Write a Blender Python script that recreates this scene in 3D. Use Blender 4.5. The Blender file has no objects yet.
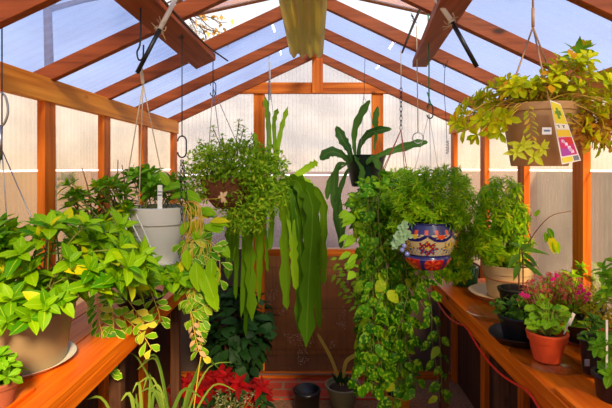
import bpy, math, random
from mathutils import Vector, Matrix
random.seed(7)
PI = math.pi
V3 = Vector
sc = bpy.context.scene
C = sc.collection

# ------------------------------------------------------------------ camera
EYE = 1.85
cam = bpy.data.cameras.new('camera'); cam_o = bpy.data.objects.new('camera', cam); C.objects.link(cam_o)
cam_o.location = (0, 0, EYE); cam_o.rotation_euler = (PI/2, 0, 0)
cam.sensor_width = 36; cam.lens = 454/612*36
cam.shift_x = -8/612; cam.shift_y = -36/612
cam.clip_start = 0.02; cam.clip_end = 200
sc.camera = cam_o
sc.view_settings.view_transform = 'Standard'; sc.view_settings.look = 'None'
sc.view_settings.gamma = 1; sc.view_settings.use_curve_mapping = False
sc.view_settings.exposure = -0.06
sc.cycles.transparent_max_bounces = 24
sc.cycles.max_bounces = 8

def P(px, py, Y):
    return V3(((px-314)*Y/454, Y, EYE-(py-168)*Y/454))

# ------------------------------------------------------------------ world
w = bpy.data.worlds.new('World'); sc.world = w; w.use_nodes = True
nt = w.node_tree; nt.nodes.clear()
N = nt.nodes.new; L = nt.links.new
out = N('ShaderNodeOutputWorld'); bg = N('ShaderNodeBackground'); L(bg.outputs[0], out.inputs[0])
tc = N('ShaderNodeTexCoord'); sep = N('ShaderNodeSeparateXYZ'); L(tc.outputs['Generated'], sep.inputs[0])
r1 = N('ShaderNodeValToRGB'); L(sep.outputs[2], r1.inputs[0])
e = r1.color_ramp.elements
e[0].position = 0.0; e[0].color = (1.30, 1.08, .82, 1)
e[1].position = 0.75; e[1].color = (.3, .45, .85, 1)
for p, c in ((.10, (1.35, 1.24, 1.08, 1)), (.20, (1.08, 1.1, 1.15, 1)), (.32, (.86, .95, 1.1, 1)), (.5, (.55, .72, 1.05, 1))):
    x = e.new(p); x.color = c
mp = N('ShaderNodeMapping'); L(tc.outputs['Generated'], mp.inputs[0]); mp.inputs['Scale'].default_value = (1.6, 1.0, 9)
nz = N('ShaderNodeTexNoise'); L(mp.outputs[0], nz.inputs[0]); nz.inputs['Scale'].default_value = 1.6; nz.inputs['Detail'].default_value = 3
r2 = N('ShaderNodeValToRGB'); L(nz.outputs[0], r2.inputs[0])
r2.color_ramp.elements[0].position = .48; r2.color_ramp.elements[0].color = (0, 0, 0, 1)
r2.color_ramp.elements[1].position = .72; r2.color_ramp.elements[1].color = (.8, .8, .8, 1)
mx = N('ShaderNodeMixRGB'); L(r2.outputs[0], mx.inputs[0]); L(r1.outputs[0], mx.inputs[1]); mx.inputs[2].default_value = (1, .98, .95, 1)
L(mx.outputs[0], bg.inputs[0]); bg.inputs[1].default_value = 1.25

sun = bpy.data.lights.new('sun', 'SUN'); sun_o = bpy.data.objects.new('sun', sun); C.objects.link(sun_o)
sun.energy = 10.5; sun.color = (1, .76, .42); sun.angle = math.radians(12)
sun_o.rotation_euler = V3((.26, -.80, .50)).to_track_quat('Z', 'Y').to_euler()
sun_o.location = (3, -3, 6)

# ------------------------------------------------------------------ mesh builder
def root_off(o):
    t = V3((0, 0, 0))
    while o is not None:
        t += o.location; o = o.parent
    return t
class MB:
    def __init__(s): s.v = []; s.f = []; s.uv = []; s.c = []
    def vert(s, p, uv=(0, 0), c=(1, 1, 1)):
        s.v.append(tuple(p)); s.uv.append(uv); s.c.append(c); return len(s.v)-1
    def box(s, a, b, c=(1, 1, 1)):
        x0, y0, z0 = a; x1, y1, z1 = b
        s.hexa([(x0,y0,z0),(x1,y0,z0),(x1,y1,z0),(x0,y1,z0),(x0,y0,z1),(x1,y0,z1),(x1,y1,z1),(x0,y1,z1)], c)
    def hexa(s, q, c=(1, 1, 1)):
        k = len(s.v)
        for p in q: s.vert(p, (0, 0), c)
        for f in ((0,3,2,1),(4,5,6,7),(0,1,5,4),(1,2,6,5),(2,3,7,6),(3,0,4,7)): s.f.append(tuple(k+i for i in f))
    def tube(s, pts, r, n=6, c=(1, 1, 1), r2=None, closed=False):
        pts = [V3(p) for p in pts]; m = len(pts)
        if m < 2: return
        up = V3((0, 0, 1)); k0 = len(s.v)
        prev = None
        for i, p in enumerate(pts):
            if closed: d = (pts[(i+1) % m]-pts[i-1])
            else: d = pts[min(i+1, m-1)]-pts[max(i-1, 0)]
            d = d.normalized() if d.length > 1e-9 else up
            if prev is None:
                a = d.orthogonal().normalized()
            else:
                a = prev-d*prev.dot(d)
                a = a.normalized() if a.length > 1e-6 else d.orthogonal().normalized()
            prev = a; b = d.cross(a)
            rr = r if r2 is None else r+(r2-r)*i/(m-1)
            for j in range(n):
                t = 2*PI*j/n
                s.vert(p+(a*math.cos(t)+b*math.sin(t))*rr, (j/n, i/(m-1)), c)
        for i in range(m if closed else m-1):
            i2 = (i+1) % m
            for j in range(n):
                s.f.append((k0+i*n+j, k0+i*n+(j+1) % n, k0+i2*n+(j+1) % n, k0+i2*n+j))
        if not closed:
            s.f.append(tuple(k0+j for j in reversed(range(n)))); s.f.append(tuple(k0+(m-1)*n+j for j in range(n)))
    def lathe(s, cx, cy, prof, n=40, c=(1, 1, 1), colf=None, square=0):
        k0 = len(s.v); m = len(prof)
        for i, (r, z) in enumerate(prof):
            for j in range(n):
                t = 2*PI*j/n
                q = 1
                if square:
                    q = (1-square)+square/max(abs(math.cos(t+.5)), abs(math.sin(t+.5)))
                cc = colf(j/n, i/(m-1)) if colf else c
                s.vert((cx+r*q*math.cos(t), cy+r*q*math.sin(t), z), (j/n, i/(m-1)), cc)
        for i in range(m-1):
            for j in range(n):
                s.f.append((k0+i*n+j, k0+i*n+(j+1) % n, k0+(i+1)*n+(j+1) % n, k0+(i+1)*n+j))
        if prof[0][0] > 1e-4: s.f.append(tuple(k0+j for j in reversed(range(n))))
        if prof[-1][0] > 1e-4: s.f.append(tuple(k0+(m-1)*n+j for j in range(n)))
    def leaf(s, p, d, up, Ln, W, shape='ovate', bend=.6, fold=.15, tint=None, n=5, wave=0.0):
        d = V3(d).normalized(); up = V3(up)
        sd = d.cross(up)
        if sd.length < 1e-3: sd = d.orthogonal()
        sd.normalize(); nn = sd.cross(d).normalized()
        if tint is None: tint = random.random()
        c = (tint, random.random(), 0)
        k = len(s.v); q = V3(p); st = Ln/n
        for i in range(n+1):
            t = i/n; a = bend*t
            dr = d*math.cos(a)-nn*math.sin(a); nr = nn*math.cos(a)+d*math.sin(a)
            if i: q = q+dr*st
            ww = W*.5*SH[shape](t)
            wv = wave*math.sin(t*9+tint*6)*W
            s.vert(q-sd*ww+nr*(fold*ww*2+wv), (0, t), c)
            s.vert(q, (.5, t), c)
            s.vert(q+sd*ww+nr*(fold*ww*2-wv), (1, t), c)
        for i in range(n):
            a = k+3*i
            s.f.append((a, a+1, a+4, a+3)); s.f.append((a+1, a+2, a+5, a+4))
    def ribbon(s, pts, W, face, tint, scallop=.12, freq=5, fold=.1, taper=.12, base=.25):
        pts = smooth(pts, 5); m = len(pts); k = len(s.v); face = V3(face).normalized()
        for i, p in enumerate(pts):
            t = i/(m-1)
            d = (pts[min(i+1, m-1)]-pts[max(i-1, 0)]).normalized()
            sd = d.cross(face)
            sd = sd.normalized() if sd.length > 1e-3 else V3((1, 0, 0))
            nr = sd.cross(d).normalized()
            ww = W*.5*min(1, .22+.78*t/base)*min(1, math.sqrt(max(0, (1-t)/taper)) if t < 1 else 0)*(1+scallop*math.cos(t*freq*2*PI))
            tw = .25*math.sin(t*5+tint*7)
            sd = sd*math.cos(tw)+nr*math.sin(tw)
            c = (tint, .5, 0)
            s.vert(p-sd*ww+nr*fold*ww, (0, t), c); s.vert(p, (.5, t), c); s.vert(p+sd*ww+nr*fold*ww, (1, t), c)
        for i in range(m-1):
            a = k+3*i
            s.f.append((a, a+1, a+4, a+3)); s.f.append((a+1, a+2, a+5, a+4))
    def build(s, name, mat, parent=None, smoothed=True, bevel=0):
        me = bpy.data.meshes.new(name); off = root_off(parent)
        me.from_pydata([(x-off.x, y-off.y, z-off.z) for x, y, z in s.v], [], s.f)
        ul = me.uv_layers.new(name='UVMap'); ca = me.color_attributes.new('Col', 'FLOAT_COLOR', 'POINT')
        li = [0]*len(me.loops); me.loops.foreach_get('vertex_index', li)
        flat = []
        for i in li: flat += s.uv[i]
        ul.data.foreach_set('uv', flat)
        fc = []
        for c in s.c: fc += [c[0], c[1], c[2], 1]
        ca.data.foreach_set('color', fc)
        me.materials.append(mat); me.update()
        if smoothed: me.polygons.foreach_set('use_smooth', [True]*len(me.polygons))
        o = bpy.data.objects.new(name, me); C.objects.link(o)
        if parent is not None: o.parent = parent
        if bevel:
            b = o.modifiers.new('bevel', 'BEVEL'); b.width = bevel; b.segments = 2; b.limit_method = 'ANGLE'
        return o
SH = {
 'ovate': lambda t: max(.06, math.sin(PI*t**.8)**.8 if 0 < t < 1 else 0),
 'obov': lambda t: max(.08*(1-t), math.sin(PI*t**1.5)**.75 if 0 < t < 1 else 0),
 'lance': lambda t: max(.03, math.sin(PI*t**.75)**1.3 if 0 < t < 1 else 0),
 'round': lambda t: max(.05, math.sin(PI*t)**.5 if 0 < t < 1 else 0),
 'heart': lambda t: max(.02, (math.sin(PI*t**.55)**.8)*(1 if t > .01 else .3) if 0 < t < 1 else (.35 if t == 0 else 0)),
 'blade': lambda t: max(.02, (1-t)**.6),
}
def smooth(pts, k=4):
    pts = [V3(p) for p in pts]
    if len(pts) < 3: 
        return [pts[0].lerp(pts[-1], i/k) for i in range(k+1)]
    o = []
    for i in range(len(pts)-1):
        a = pts[max(i-1, 0)]; b = pts[i]; c = pts[i+1]; d = pts[min(i+2, len(pts)-1)]
        for j in range(k):
            t = j/k
            o.append(.5*((2*b)+(-a+c)*t+(2*a-5*b+4*c-d)*t*t+(-a+3*b-3*c+d)*t**3))
    o.append(pts[-1]); return o
def tag(o, label, cat, group=None, kind=None):
    o['label'] = label; o['category'] = cat
    if group: o['group'] = group
    if kind: o['kind'] = kind
    return o
def thing(name, loc, label, cat, group=None):
    o = bpy.data.objects.new(name, None); C.objects.link(o); o.location = loc
    o.empty_display_size = .1
    return tag(o, label, cat, group)
def structure(name, mb, mat, label=None, smoothed=False, bevel=0, cat=None):
    o = mb.build(name, mat, None, smoothed, bevel); o['kind'] = 'structure'
    if label: o['label'] = label; o['category'] = cat or 'structure'
    return o
R = random.uniform
def rdir():
    while True:
        v = V3((R(-1, 1), R(-1, 1), R(-1, 1)))
        if .05 < v.length < 1: return v.normalized()

# ------------------------------------------------------------------ materials
def newmat(name):
    m = bpy.data.materials.new(name); m.use_nodes = True; m.node_tree.nodes.clear(); return m, m.node_tree
def lin(c):
    return tuple(((x/255)/12.92 if x/255 <= .04045 else ((x/255+.055)/1.055)**2.4) for x in c)
def simple(name, rgb, rough=.5, metal=0, noise=0, nscale=30, bump=0, coat=0, trans=0):
    m, t = newmat(name); n = t.nodes.new; l = t.links.new
    o = n('ShaderNodeOutputMaterial'); b = n('ShaderNodeBsdfPrincipled'); l(b.outputs[0], o.inputs[0])
    col = lin(rgb)+(1,)
    b.inputs['Base Color'].default_value = col; b.inputs['Roughness'].default_value = rough; b.inputs['Metallic'].default_value = metal
    b.inputs['Coat Weight'].default_value = coat; b.inputs['Transmission Weight'].default_value = trans
    if noise or bump:
        tc = n('ShaderNodeTexCoord'); z = n('ShaderNodeTexNoise'); l(tc.outputs['Object'], z.inputs[0]); z.inputs['Scale'].default_value = nscale; z.inputs['Detail'].default_value = 6
        if noise:
            x = n('ShaderNodeMixRGB'); x.blend_type = 'MIX'; l(z.outputs[0], x.inputs[0])
            x.inputs[1].default_value = tuple(v*(1-noise) for v in col[:3])+(1,); x.inputs[2].default_value = tuple(min(1, v*(1+noise)) for v in col[:3])+(1,)
            l(x.outputs[0], b.inputs['Base Color'])
        if bump:
            bp = n('ShaderNodeBump'); l(z.outputs[0], bp.inputs['Height']); bp.inputs['Strength'].default_value = bump; bp.inputs['Distance'].default_value = .01
            l(bp.outputs[0], b.inputs['Normal'])
    return m
def wood(name, axis, c1, c2, rough=.5):
    m, t = newmat(name); n = t.nodes.new; l = t.links.new
    o = n('ShaderNodeOutputMaterial'); b = n('ShaderNodeBsdfPrincipled'); l(b.outputs[0], o.inputs[0])
    tc = n('ShaderNodeTexCoord'); mp = n('ShaderNodeMapping'); l(tc.outputs['Object'], mp.inputs[0])
    s = [26, 26, 26]; s[axis] = 1.2; mp.inputs['Scale'].default_value = s
    z = n('ShaderNodeTexNoise'); l(mp.outputs[0], z.inputs[0]); z.inputs['Scale'].default_value = 1.5; z.inputs['Detail'].default_value = 8; z.inputs['Distortion'].default_value = .6
    r = n('ShaderNodeValToRGB'); l(z.outputs[0], r.inputs[0])
    r.color_ramp.elements[0].position = .3; r.color_ramp.elements[0].color = lin(c1)+(1,)
    r.color_ramp.elements[1].position = .7; r.color_ramp.elements[1].color = lin(c2)+(1,)
    # knots
    mp2 = n('ShaderNodeMapping'); l(tc.outputs['Object'], mp2.inputs[0]); s2 = [9, 9, 9]; s2[axis] = 4.0; mp2.inputs['Scale'].default_value = s2
    v = n('ShaderNodeTexVoronoi'); l(mp2.outputs[0], v.inputs[0]); v.inputs['Scale'].default_value = .8
    kr = n('ShaderNodeValToRGB'); l(v.outputs[0], kr.inputs[0]); kr.color_ramp.elements[0].position = .05; kr.color_ramp.elements[0].color = (1, 1, 1, 1); kr.color_ramp.elements[1].position = .13; kr.color_ramp.elements[1].color = (0, 0, 0, 1)
    x = n('ShaderNodeMixRGB'); l(kr.outputs[0], x.inputs[0]); l(r.outputs[0], x.inputs[1]); x.inputs[2].default_value = tuple(q*.3 for q in lin(c1))+(1,)
    l(x.outputs[0], b.inputs['Base Color']); b.inputs['Roughness'].default_value = rough; b.inputs['Specular IOR Level'].default_value = .2
    bp = n('ShaderNodeBump'); l(z.outputs[0], bp.inputs['Height']); bp.inputs['Strength'].default_value = .2; bp.inputs['Distance'].default_value = .004; l(bp.outputs[0], b.inputs['Normal'])
    return m
W1, W2 = (160, 66, 10), (222, 118, 28)
wood_x = wood('cedar_x', 0, W1, W2); wood_y = wood('cedar_y', 1, (200, 106, 18), (246, 160, 52)); wood_z = wood('cedar_z', 2, (178, 76, 10), (232, 126, 30))
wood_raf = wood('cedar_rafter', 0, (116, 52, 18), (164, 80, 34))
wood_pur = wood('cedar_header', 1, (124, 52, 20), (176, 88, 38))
wood_bench = wood('cedar_bench', 1, (198, 78, 6), (240, 126, 20), .38)
wood_dark = wood('dark_boards', 2, (60, 36, 26), (92, 58, 40), .7)  # dark brown wood shared by lower walls, bench legs and braces
wood_pale = wood('pale_sash', 0, (190, 120, 60), (226, 160, 96))

def panel_mat(name, tr, tl, fac, flute, period=.011, rough_noise=0, nscale=3, dew=False):
    """twin-wall sheet: part clear view, part scattering; flute = axis index across the ribs"""
    m, t = newmat(name); n = t.nodes.new; l = t.links.new
    o = n('ShaderNodeOutputMaterial'); a = n('ShaderNodeBsdfTransparent'); b = n('ShaderNodeBsdfTranslucent'); x = n('ShaderNodeMixShader')
    a.inputs[0].default_value = tr+(1,); b.inputs[0].default_value = tl+(1,)
    tc = n('ShaderNodeTexCoord'); sp = n('ShaderNodeSeparateXYZ'); l(tc.outputs['Object'], sp.inputs[0])
    mu = n('ShaderNodeMath'); mu.operation = 'MULTIPLY'; l(sp.outputs[flute], mu.inputs[0]); mu.inputs[1].default_value = 2*PI/(period*3)
    si = n('ShaderNodeMath'); si.operation = 'SINE'; l(mu.outputs[0], si.inputs[0])
    mr = n('ShaderNodeMapRange'); l(si.outputs[0], mr.inputs[0]); mr.inputs[1].default_value = .5; mr.inputs[2].default_value = 1
    mr.inputs[3].default_value = 0; mr.inputs[4].default_value = .09
    z = n('ShaderNodeTexNoise'); l(tc.outputs['Object'], z.inputs[0]); z.inputs['Scale'].default_value = nscale; z.inputs['Detail'].default_value = 5
    mr2 = n('ShaderNodeMapRange'); l(z.outputs[0], mr2.inputs[0]); mr2.inputs[1].default_value = .35; mr2.inputs[2].default_value = .65
    mr2.inputs[3].default_value = fac-.1; mr2.inputs[4].default_value = fac+.1
    ad = n('ShaderNodeMath'); ad.operation = 'ADD'; l(mr.outputs[0], ad.inputs[0]); l(mr2.outputs[0], ad.inputs[1]); ad.use_clamp = True
    l(ad.outputs[0], x.inputs[0]); l(a.outputs[0], x.inputs[1]); l(b.outputs[0], x.inputs[2])
    g = n('ShaderNodeBsdfGlossy'); g.inputs['Roughness'].default_value = .25; g.inputs[0].default_value = (1, 1, 1, 1)
    y = n('ShaderNodeMixShader'); y.inputs[0].default_value = .04
    l(x.outputs[0], y.inputs[1]); l(g.outputs[0], y.inputs[2])
    last = y
    if dew:
        v = n('ShaderNodeTexVoronoi'); l(tc.outputs['Object'], v.inputs[0]); v.inputs['Scale'].default_value = 75
        z2 = n('ShaderNodeTexNoise'); l(tc.outputs['Object'], z2.inputs[0]); z2.inputs['Scale'].default_value = 5
        c1 = n('ShaderNodeMath'); c1.operation = 'LESS_THAN'; l(v.outputs[0], c1.inputs[0]); c1.inputs[1].default_value = .20
        c2 = n('ShaderNodeMath'); c2.operation = 'GREATER_THAN'; l(z2.outputs[0], c2.inputs[0]); c2.inputs[1].default_value = .60
        c3 = n('ShaderNodeMath'); c3.operation = 'MULTIPLY'; l(c1.outputs[0], c3.inputs[0]); l(c2.outputs[0], c3.inputs[1])
        dd = n('ShaderNodeBsdfDiffuse'); dd.inputs[0].default_value = (.8, .8, .75, 1)
        last = n('ShaderNodeMixShader'); l(c3.outputs[0], last.inputs[0]); l(y.outputs[0], last.inputs[1]); l(dd.outputs[0], last.inputs[2])
    l(last.outputs[0], o.inputs[0])
    return m
pan_back = panel_mat('sheet_back', (.97, .94, .92), (.72, .66, .64), .24, 0)
pan_side = panel_mat('sheet_side', (.97, .92, .86), (.70, .60, .48), .22, 1)
pan_roof = panel_mat('sheet_roof', (.72, .79, .95), (.34, .40, .62), .22, 1, .02)
pan_low = panel_mat('sheet_low', (.84, .68, .52), (.24, .13, .07), .2, 0, .03, dew=True)
glint_m, _t = newmat('white_glint')  # bright white for strips that stand in for light glints on the sheets
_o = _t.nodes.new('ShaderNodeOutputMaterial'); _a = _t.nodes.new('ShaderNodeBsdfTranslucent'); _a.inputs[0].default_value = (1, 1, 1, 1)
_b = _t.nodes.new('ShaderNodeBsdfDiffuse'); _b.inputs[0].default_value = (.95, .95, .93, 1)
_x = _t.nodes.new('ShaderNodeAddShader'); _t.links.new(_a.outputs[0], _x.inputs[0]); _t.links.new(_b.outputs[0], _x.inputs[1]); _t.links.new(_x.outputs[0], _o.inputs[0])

def leaf_mat(name, c1, c2, c3=None, edge=None, edge_w=.72, rough=.4, tl=.35, rib=None, mottle=None):
    """c1..c2 by each leaf's own tint; c3: a few leaves of another colour; edge: leaf margin colour"""
    m, t = newmat(name); n = t.nodes.new; l = t.links.new
    o = n('ShaderNodeOutputMaterial'); b = n('ShaderNodeBsdfPrincipled'); b.inputs['Roughness'].default_value = rough+.12; b.inputs['Specular IOR Level'].default_value = .16
    at = n('ShaderNodeAttribute'); at.attribute_name = 'Col'; sp = n('ShaderNodeSeparateColor'); l(at.outputs[0], sp.inputs[0])
    r = n('ShaderNodeValToRGB'); l(sp.outputs[0], r.inputs[0]); el = r.color_ramp.elements
    el[0].color = lin(c1)+(1,); el[1].color = lin(c2)+(1,)
    if c3:
        el[1].position = .90; q = el.new(.96); q.color = lin(c3)+(1,)
    col = r.outputs[0]
    uv = n('ShaderNodeUVMap'); us = n('ShaderNodeSeparateXYZ'); l(uv.outputs[0], us.inputs[0])
    s1 = n('ShaderNodeMath'); s1.operation = 'SUBTRACT'; l(us.outputs[0], s1.inputs[0]); s1.inputs[1].default_value = .5
    s2 = n('ShaderNodeMath'); s2.operation = 'ABSOLUTE'; l(s1.outputs[0], s2.inputs[0])
    tc = n('ShaderNodeTexCoord'); z = n('ShaderNodeTexNoise'); l(tc.outputs['Object'], z.inputs[0]); z.inputs['Scale'].default_value = 60; z.inputs['Detail'].default_value = 2
    def mixin(fac_socket, colr):
        nonlocal col
        x = n('ShaderNodeMixRGB'); l(fac_socket, x.inputs[0]); l(col, x.inputs[1]); x.inputs[2].default_value = lin(colr)+(1,); col = x.outputs[0]
    if mottle:
        g = n('ShaderNodeMapRange'); l(z.outputs[0], g.inputs[0]); g.inputs[1].default_value = .5; g.inputs[2].default_value = .6; mixin(g.outputs[0], mottle)
    if edge:
        s3 = n('ShaderNodeMath'); s3.operation = 'MULTIPLY_ADD'; l(z.outputs[0], s3.inputs[0]); s3.inputs[1].default_value = .25; l(s2.outputs[0], s3.inputs[2])
        g = n('ShaderNodeMapRange'); l(s3.outputs[0], g.inputs[0]); g.inputs[1].default_value = edge_w*.5+.1; g.inputs[2].default_value = edge_w*.5+.16; mixin(g.outputs[0], edge)
    if rib:
        g = n('ShaderNodeMapRange'); l(s2.outputs[0], g.inputs[0]); g.inputs[1].default_value = .02; g.inputs[2].default_value = .06; g.inputs[3].default_value = .6; g.inputs[4].default_value = 0; mixin(g.outputs[0], rib)
    l(col, b.inputs['Base Color'])
    tr = n('ShaderNodeBsdfTranslucent'); l(col, tr.inputs[0]); x = n('ShaderNodeMixShader'); x.inputs[0].default_value = tl
    l(b.outputs[0], x.inputs[1]); l(tr.outputs[0], x.inputs[2]); l(x.outputs[0], o.inputs[0])
    return m
lf_lime = leaf_mat('leaf_lime', (66, 132, 2), (146, 194, 4), (216, 206, 12), rough=.35, rib=(180, 214, 50))
lf_green = leaf_mat('leaf_green', (80, 146, 10), (146, 204, 20), (206, 216, 40), rough=.4, rib=(180, 205, 90))
lf_hoya = leaf_mat('leaf_hoya', (64, 130, 12), (130, 184, 18), (222, 210, 60), edge=(216, 222, 106), edge_w=.78, rough=.3)
lf_gold = leaf_mat('leaf_gold', (156, 182, 8), (234, 226, 22), (222, 160, 24), rough=.45)
lf_small = leaf_mat('leaf_small', (104, 158, 18), (180, 216, 46), (214, 222, 60), rough=.45, tl=.5)
lf_strap = leaf_mat('leaf_strap', (42, 100, 10), (156, 200, 24), rough=.38, tl=.45, rib=(130, 170, 50))
lf_epi = leaf_mat('leaf_epi', (52, 92, 36), (88, 134, 44), rough=.35, rib=(104, 144, 64))
lf_pothos = leaf_mat('leaf_pothos', (36, 98, 8), (86, 154, 14), (196, 206, 36), rough=.28, mottle=(156, 194, 36))
lf_feather = leaf_mat('leaf_feather', (96, 166, 6), (180, 220, 20), (216, 226, 40), rough=.45)
lf_dark = leaf_mat('leaf_dark', (22, 50, 18), (40, 76, 28), rough=.4, tl=.2)
lf_mid = leaf_mat('leaf_mid', (48, 96, 26), (104, 152, 38), rough=.35)
lf_pel = leaf_mat('leaf_fresh', (92, 164, 18), (166, 212, 34), rough=.4, rib=(180, 205, 90))
lf_blade = leaf_mat('leaf_blade', (88, 124, 40), (140, 166, 64), rough=.4)
lf_red = leaf_mat('bract_red', (120, 3, 6), (176, 8, 12), rough=.5)
lf_pink = leaf_mat('petal_pink', (212, 48, 76), (226, 136, 100), (226, 40, 110), rough=.5)
lf_dry = leaf_mat('leaf_dry', (196, 150, 90), (232, 196, 150), rough=.6)
lf_yblade = leaf_mat('blade_yellow', (180, 168, 70), (210, 190, 90), rough=.5)
lf_stem = simple('stem_green', (120, 130, 50), .6)
m_stemy = simple('stem_yellow', (196, 160, 50), .6)
m_stemb = simple('stem_brown', (112, 66, 36), .7)
m_stick = simple('bare_twig', (70, 48, 34), .8)
m_soil = simple('potting_soil', (60, 38, 24), .95, noise=.5, nscale=80, bump=.6)
m_taupe = simple('taupe_plastic', (136, 116, 88), .45, noise=.05, nscale=8)
m_brown = simple('brown_plastic', (180, 138, 92), .5, noise=.06, nscale=6)
m_grey = simple('grey_plastic', (214, 210, 200), .42, noise=.04, nscale=6)
m_cream = simple('cream_plastic', (216, 190, 146), .5, noise=.08, nscale=10)
m_creamd = simple('brown_band', (176, 120, 80), .5)
m_black = simple('black_plastic', (20, 20, 24), .35)
m_dgreen = simple('dark_green_plastic', (22, 44, 36), .35)
m_terra = simple('terracotta', (212, 74, 24), .75, noise=.12, nscale=14, bump=.1)
m_terrad = simple('old_terracotta', (150, 82, 54), .8, noise=.2, nscale=20)
m_greygreen = simple('glazed_grey_green', (124, 122, 90), .5, noise=.1, nscale=10)
m_yellowpot = simple('yellow_glaze', (200, 130, 30), .5)
m_coir = simple('coir', (120, 70, 40), .95, noise=.5, nscale=60, bump=1)
m_wire = simple('dark_wire', (40, 38, 40), .4, .6)
m_steel = simple('steel_wire', (150, 150, 150), .35, .9)
m_cream_cord = simple('cream_cord', (206, 186, 150), .8)
m_green_cord = simple('green_cord', (30, 110, 74), .7)
m_red_cord = simple('red_cord', (232, 36, 20), .5)
m_redwire = simple('red_brown_wire', (150, 60, 40), .5)
m_whitep = simple('white_plastic', (226, 226, 222), .4)
m_glass, _t = newmat('clear_saucer')
_o = _t.nodes.new('ShaderNodeOutputMaterial'); _a = _t.nodes.new('ShaderNodeBsdfTransparent'); _b = _t.nodes.new('ShaderNodeBsdfGlossy'); _b.inputs['Roughness'].default_value = .08
_f = _t.nodes.new('ShaderNodeLayerWeight'); _f.inputs[0].default_value = .10; _x = _t.nodes.new('ShaderNodeMixShader'); _a.inputs[0].default_value = (.95, .97, .93, 1)
_t.links.new(_f.outputs['Facing'], _x.inputs[0]); _t.links.new(_a.outputs[0], _x.inputs[1]); _t.links.new(_b.outputs[0], _x.inputs[2]); _t.links.new(_x.outputs[0], _o.inputs[0])
m_corr = leaf_mat('ridge_sheet_olive', (228, 212, 134), (232, 218, 142), tl=.6)
m_gravel = simple('gravel', (132, 92, 62), .95, noise=.85, nscale=45, bump=1)
m_ribbed = simple('green_glass_pot', (52, 128, 72), .15, coat=.5)
def vcol_mat(name, rough, coat=0):
    m, t = newmat(name); n = t.nodes.new
    o = n('ShaderNodeOutputMaterial'); b = n('ShaderNodeBsdfPrincipled'); a = n('ShaderNodeAttribute'); a.attribute_name = 'Col'
    t.links.new(a.outputs[0], b.inputs['Base Color']); t.links.new(b.outputs[0], o.inputs[0]); b.inputs['Roughness'].default_value = rough; b.inputs['Coat Weight'].default_value = coat
    return m
m_tala = vcol_mat('painted_glaze', .25, .6); m_print = vcol_mat('printed_card', .4)

def brick_mat(name, c1, c2, mortar, scale, rot=(0, 0, 0), bw=.5, rh=.25, msize=.02):
    m, t = newmat(name); n = t.nodes.new; l = t.links.new
    o = n('ShaderNodeOutputMaterial'); b = n('ShaderNodeBsdfPrincipled'); l(b.outputs[0], o.inputs[0]); b.inputs['Roughness'].default_value = .9
    tc = n('ShaderNodeTexCoord'); mp = n('ShaderNodeMapping'); l(tc.outputs['Object'], mp.inputs[0]); mp.inputs['Rotation'].default_value = rot
    k = n('ShaderNodeTexBrick'); l(mp.outputs[0], k.inputs[0]); k.inputs['Scale'].default_value = scale
    k.inputs['Color1'].default_value = lin(c1)+(1,); k.inputs['Color2'].default_value = lin(c2)+(1,); k.inputs['Mortar'].default_value = lin(mortar)+(1,)
    k.inputs['Brick Width'].default_value = bw; k.inputs['Row Height'].default_value = rh; k.inputs['Mortar Size'].default_value = msize
    z = n('ShaderNodeTexNoise'); l(tc.outputs['Object'], z.inputs[0]); z.inputs['Scale'].default_value = 12; z.inputs['Detail'].default_value = 6
    x = n('ShaderNodeMixRGB'); x.blend_type = 'MULTIPLY'; x.inputs[0].default_value = .5; l(k.outputs[0], x.inputs[1]); l(z.outputs[0], x.inputs[2]); l(x.outputs[0], b.inputs['Base Color'])
    return m
m_block = brick_mat('outdoor_block', (232, 186, 128), (220, 172, 116), (170, 130, 90), 1, (PI/2, 0, 0), .84, .42, .006)
m_paver = brick_mat('red_paver', (214, 72, 40), (190, 56, 30), (160, 120, 90), 1, (0, 0, 0), .26, .13, .012)
m_fence_back = simple('far_wall_mauve', (128, 112, 116), .9, noise=.15, nscale=2)
m_fence_left = simple('far_wall_tan', (216, 184, 138), .9, noise=.12, nscale=1.5)
m_fence_right = simple('far_wall_stone', (150, 138, 126), .9, noise=.35, nscale=2.2)
m_lower = simple('lower_grey_board', (84, 70, 64), .6, noise=.25, nscale=5)
m_yard = simple('yard_soil', (130, 98, 72), .95, noise=.3, nscale=4)

# ------------------------------------------------------------------ shell
XW = 1.2; PX = 1.238; YB = 4.0; RID = EYE+.955; SL = .47; RD = .075
def zr(x): return RID-SL*abs(x)
b = MB(); b.box((-1.4, -1.2, -.05), (1.4, 4.2, 0)); structure('floor', b, m_gravel)
b = MB(); b.box((-.75, 3.62, 0), (.60, 3.97, .012)); structure('paving_strip', b, m_paver, 'row of red brick pavers laid along the foot of the end wall', cat='paving')
b = MB(); b.box((-9, -4, -.12), (9, 14, -.06)); structure('ground_outside', b, m_yard)
b = MB(); b.box((-5, 6.2, -.05), (5, 6.35, 1.80)); structure('garden_wall_back', b, m_fence_back)
b = MB(); b.box((-3.2, -1, -.05), (-3.05, 6.2, 1.82)); structure('garden_wall_left', b, m_fence_left)
b = MB(); b.box((3.05, -1, -.05), (3.2, 6.2, 1.80)); structure('garden_wall_right', b, m_fence_right)
b = MB(); b.box((-1.5, 4.62, -.05), (1.5, 4.74, 1.02)); structure('block_retaining_wall', b, m_block)

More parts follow.
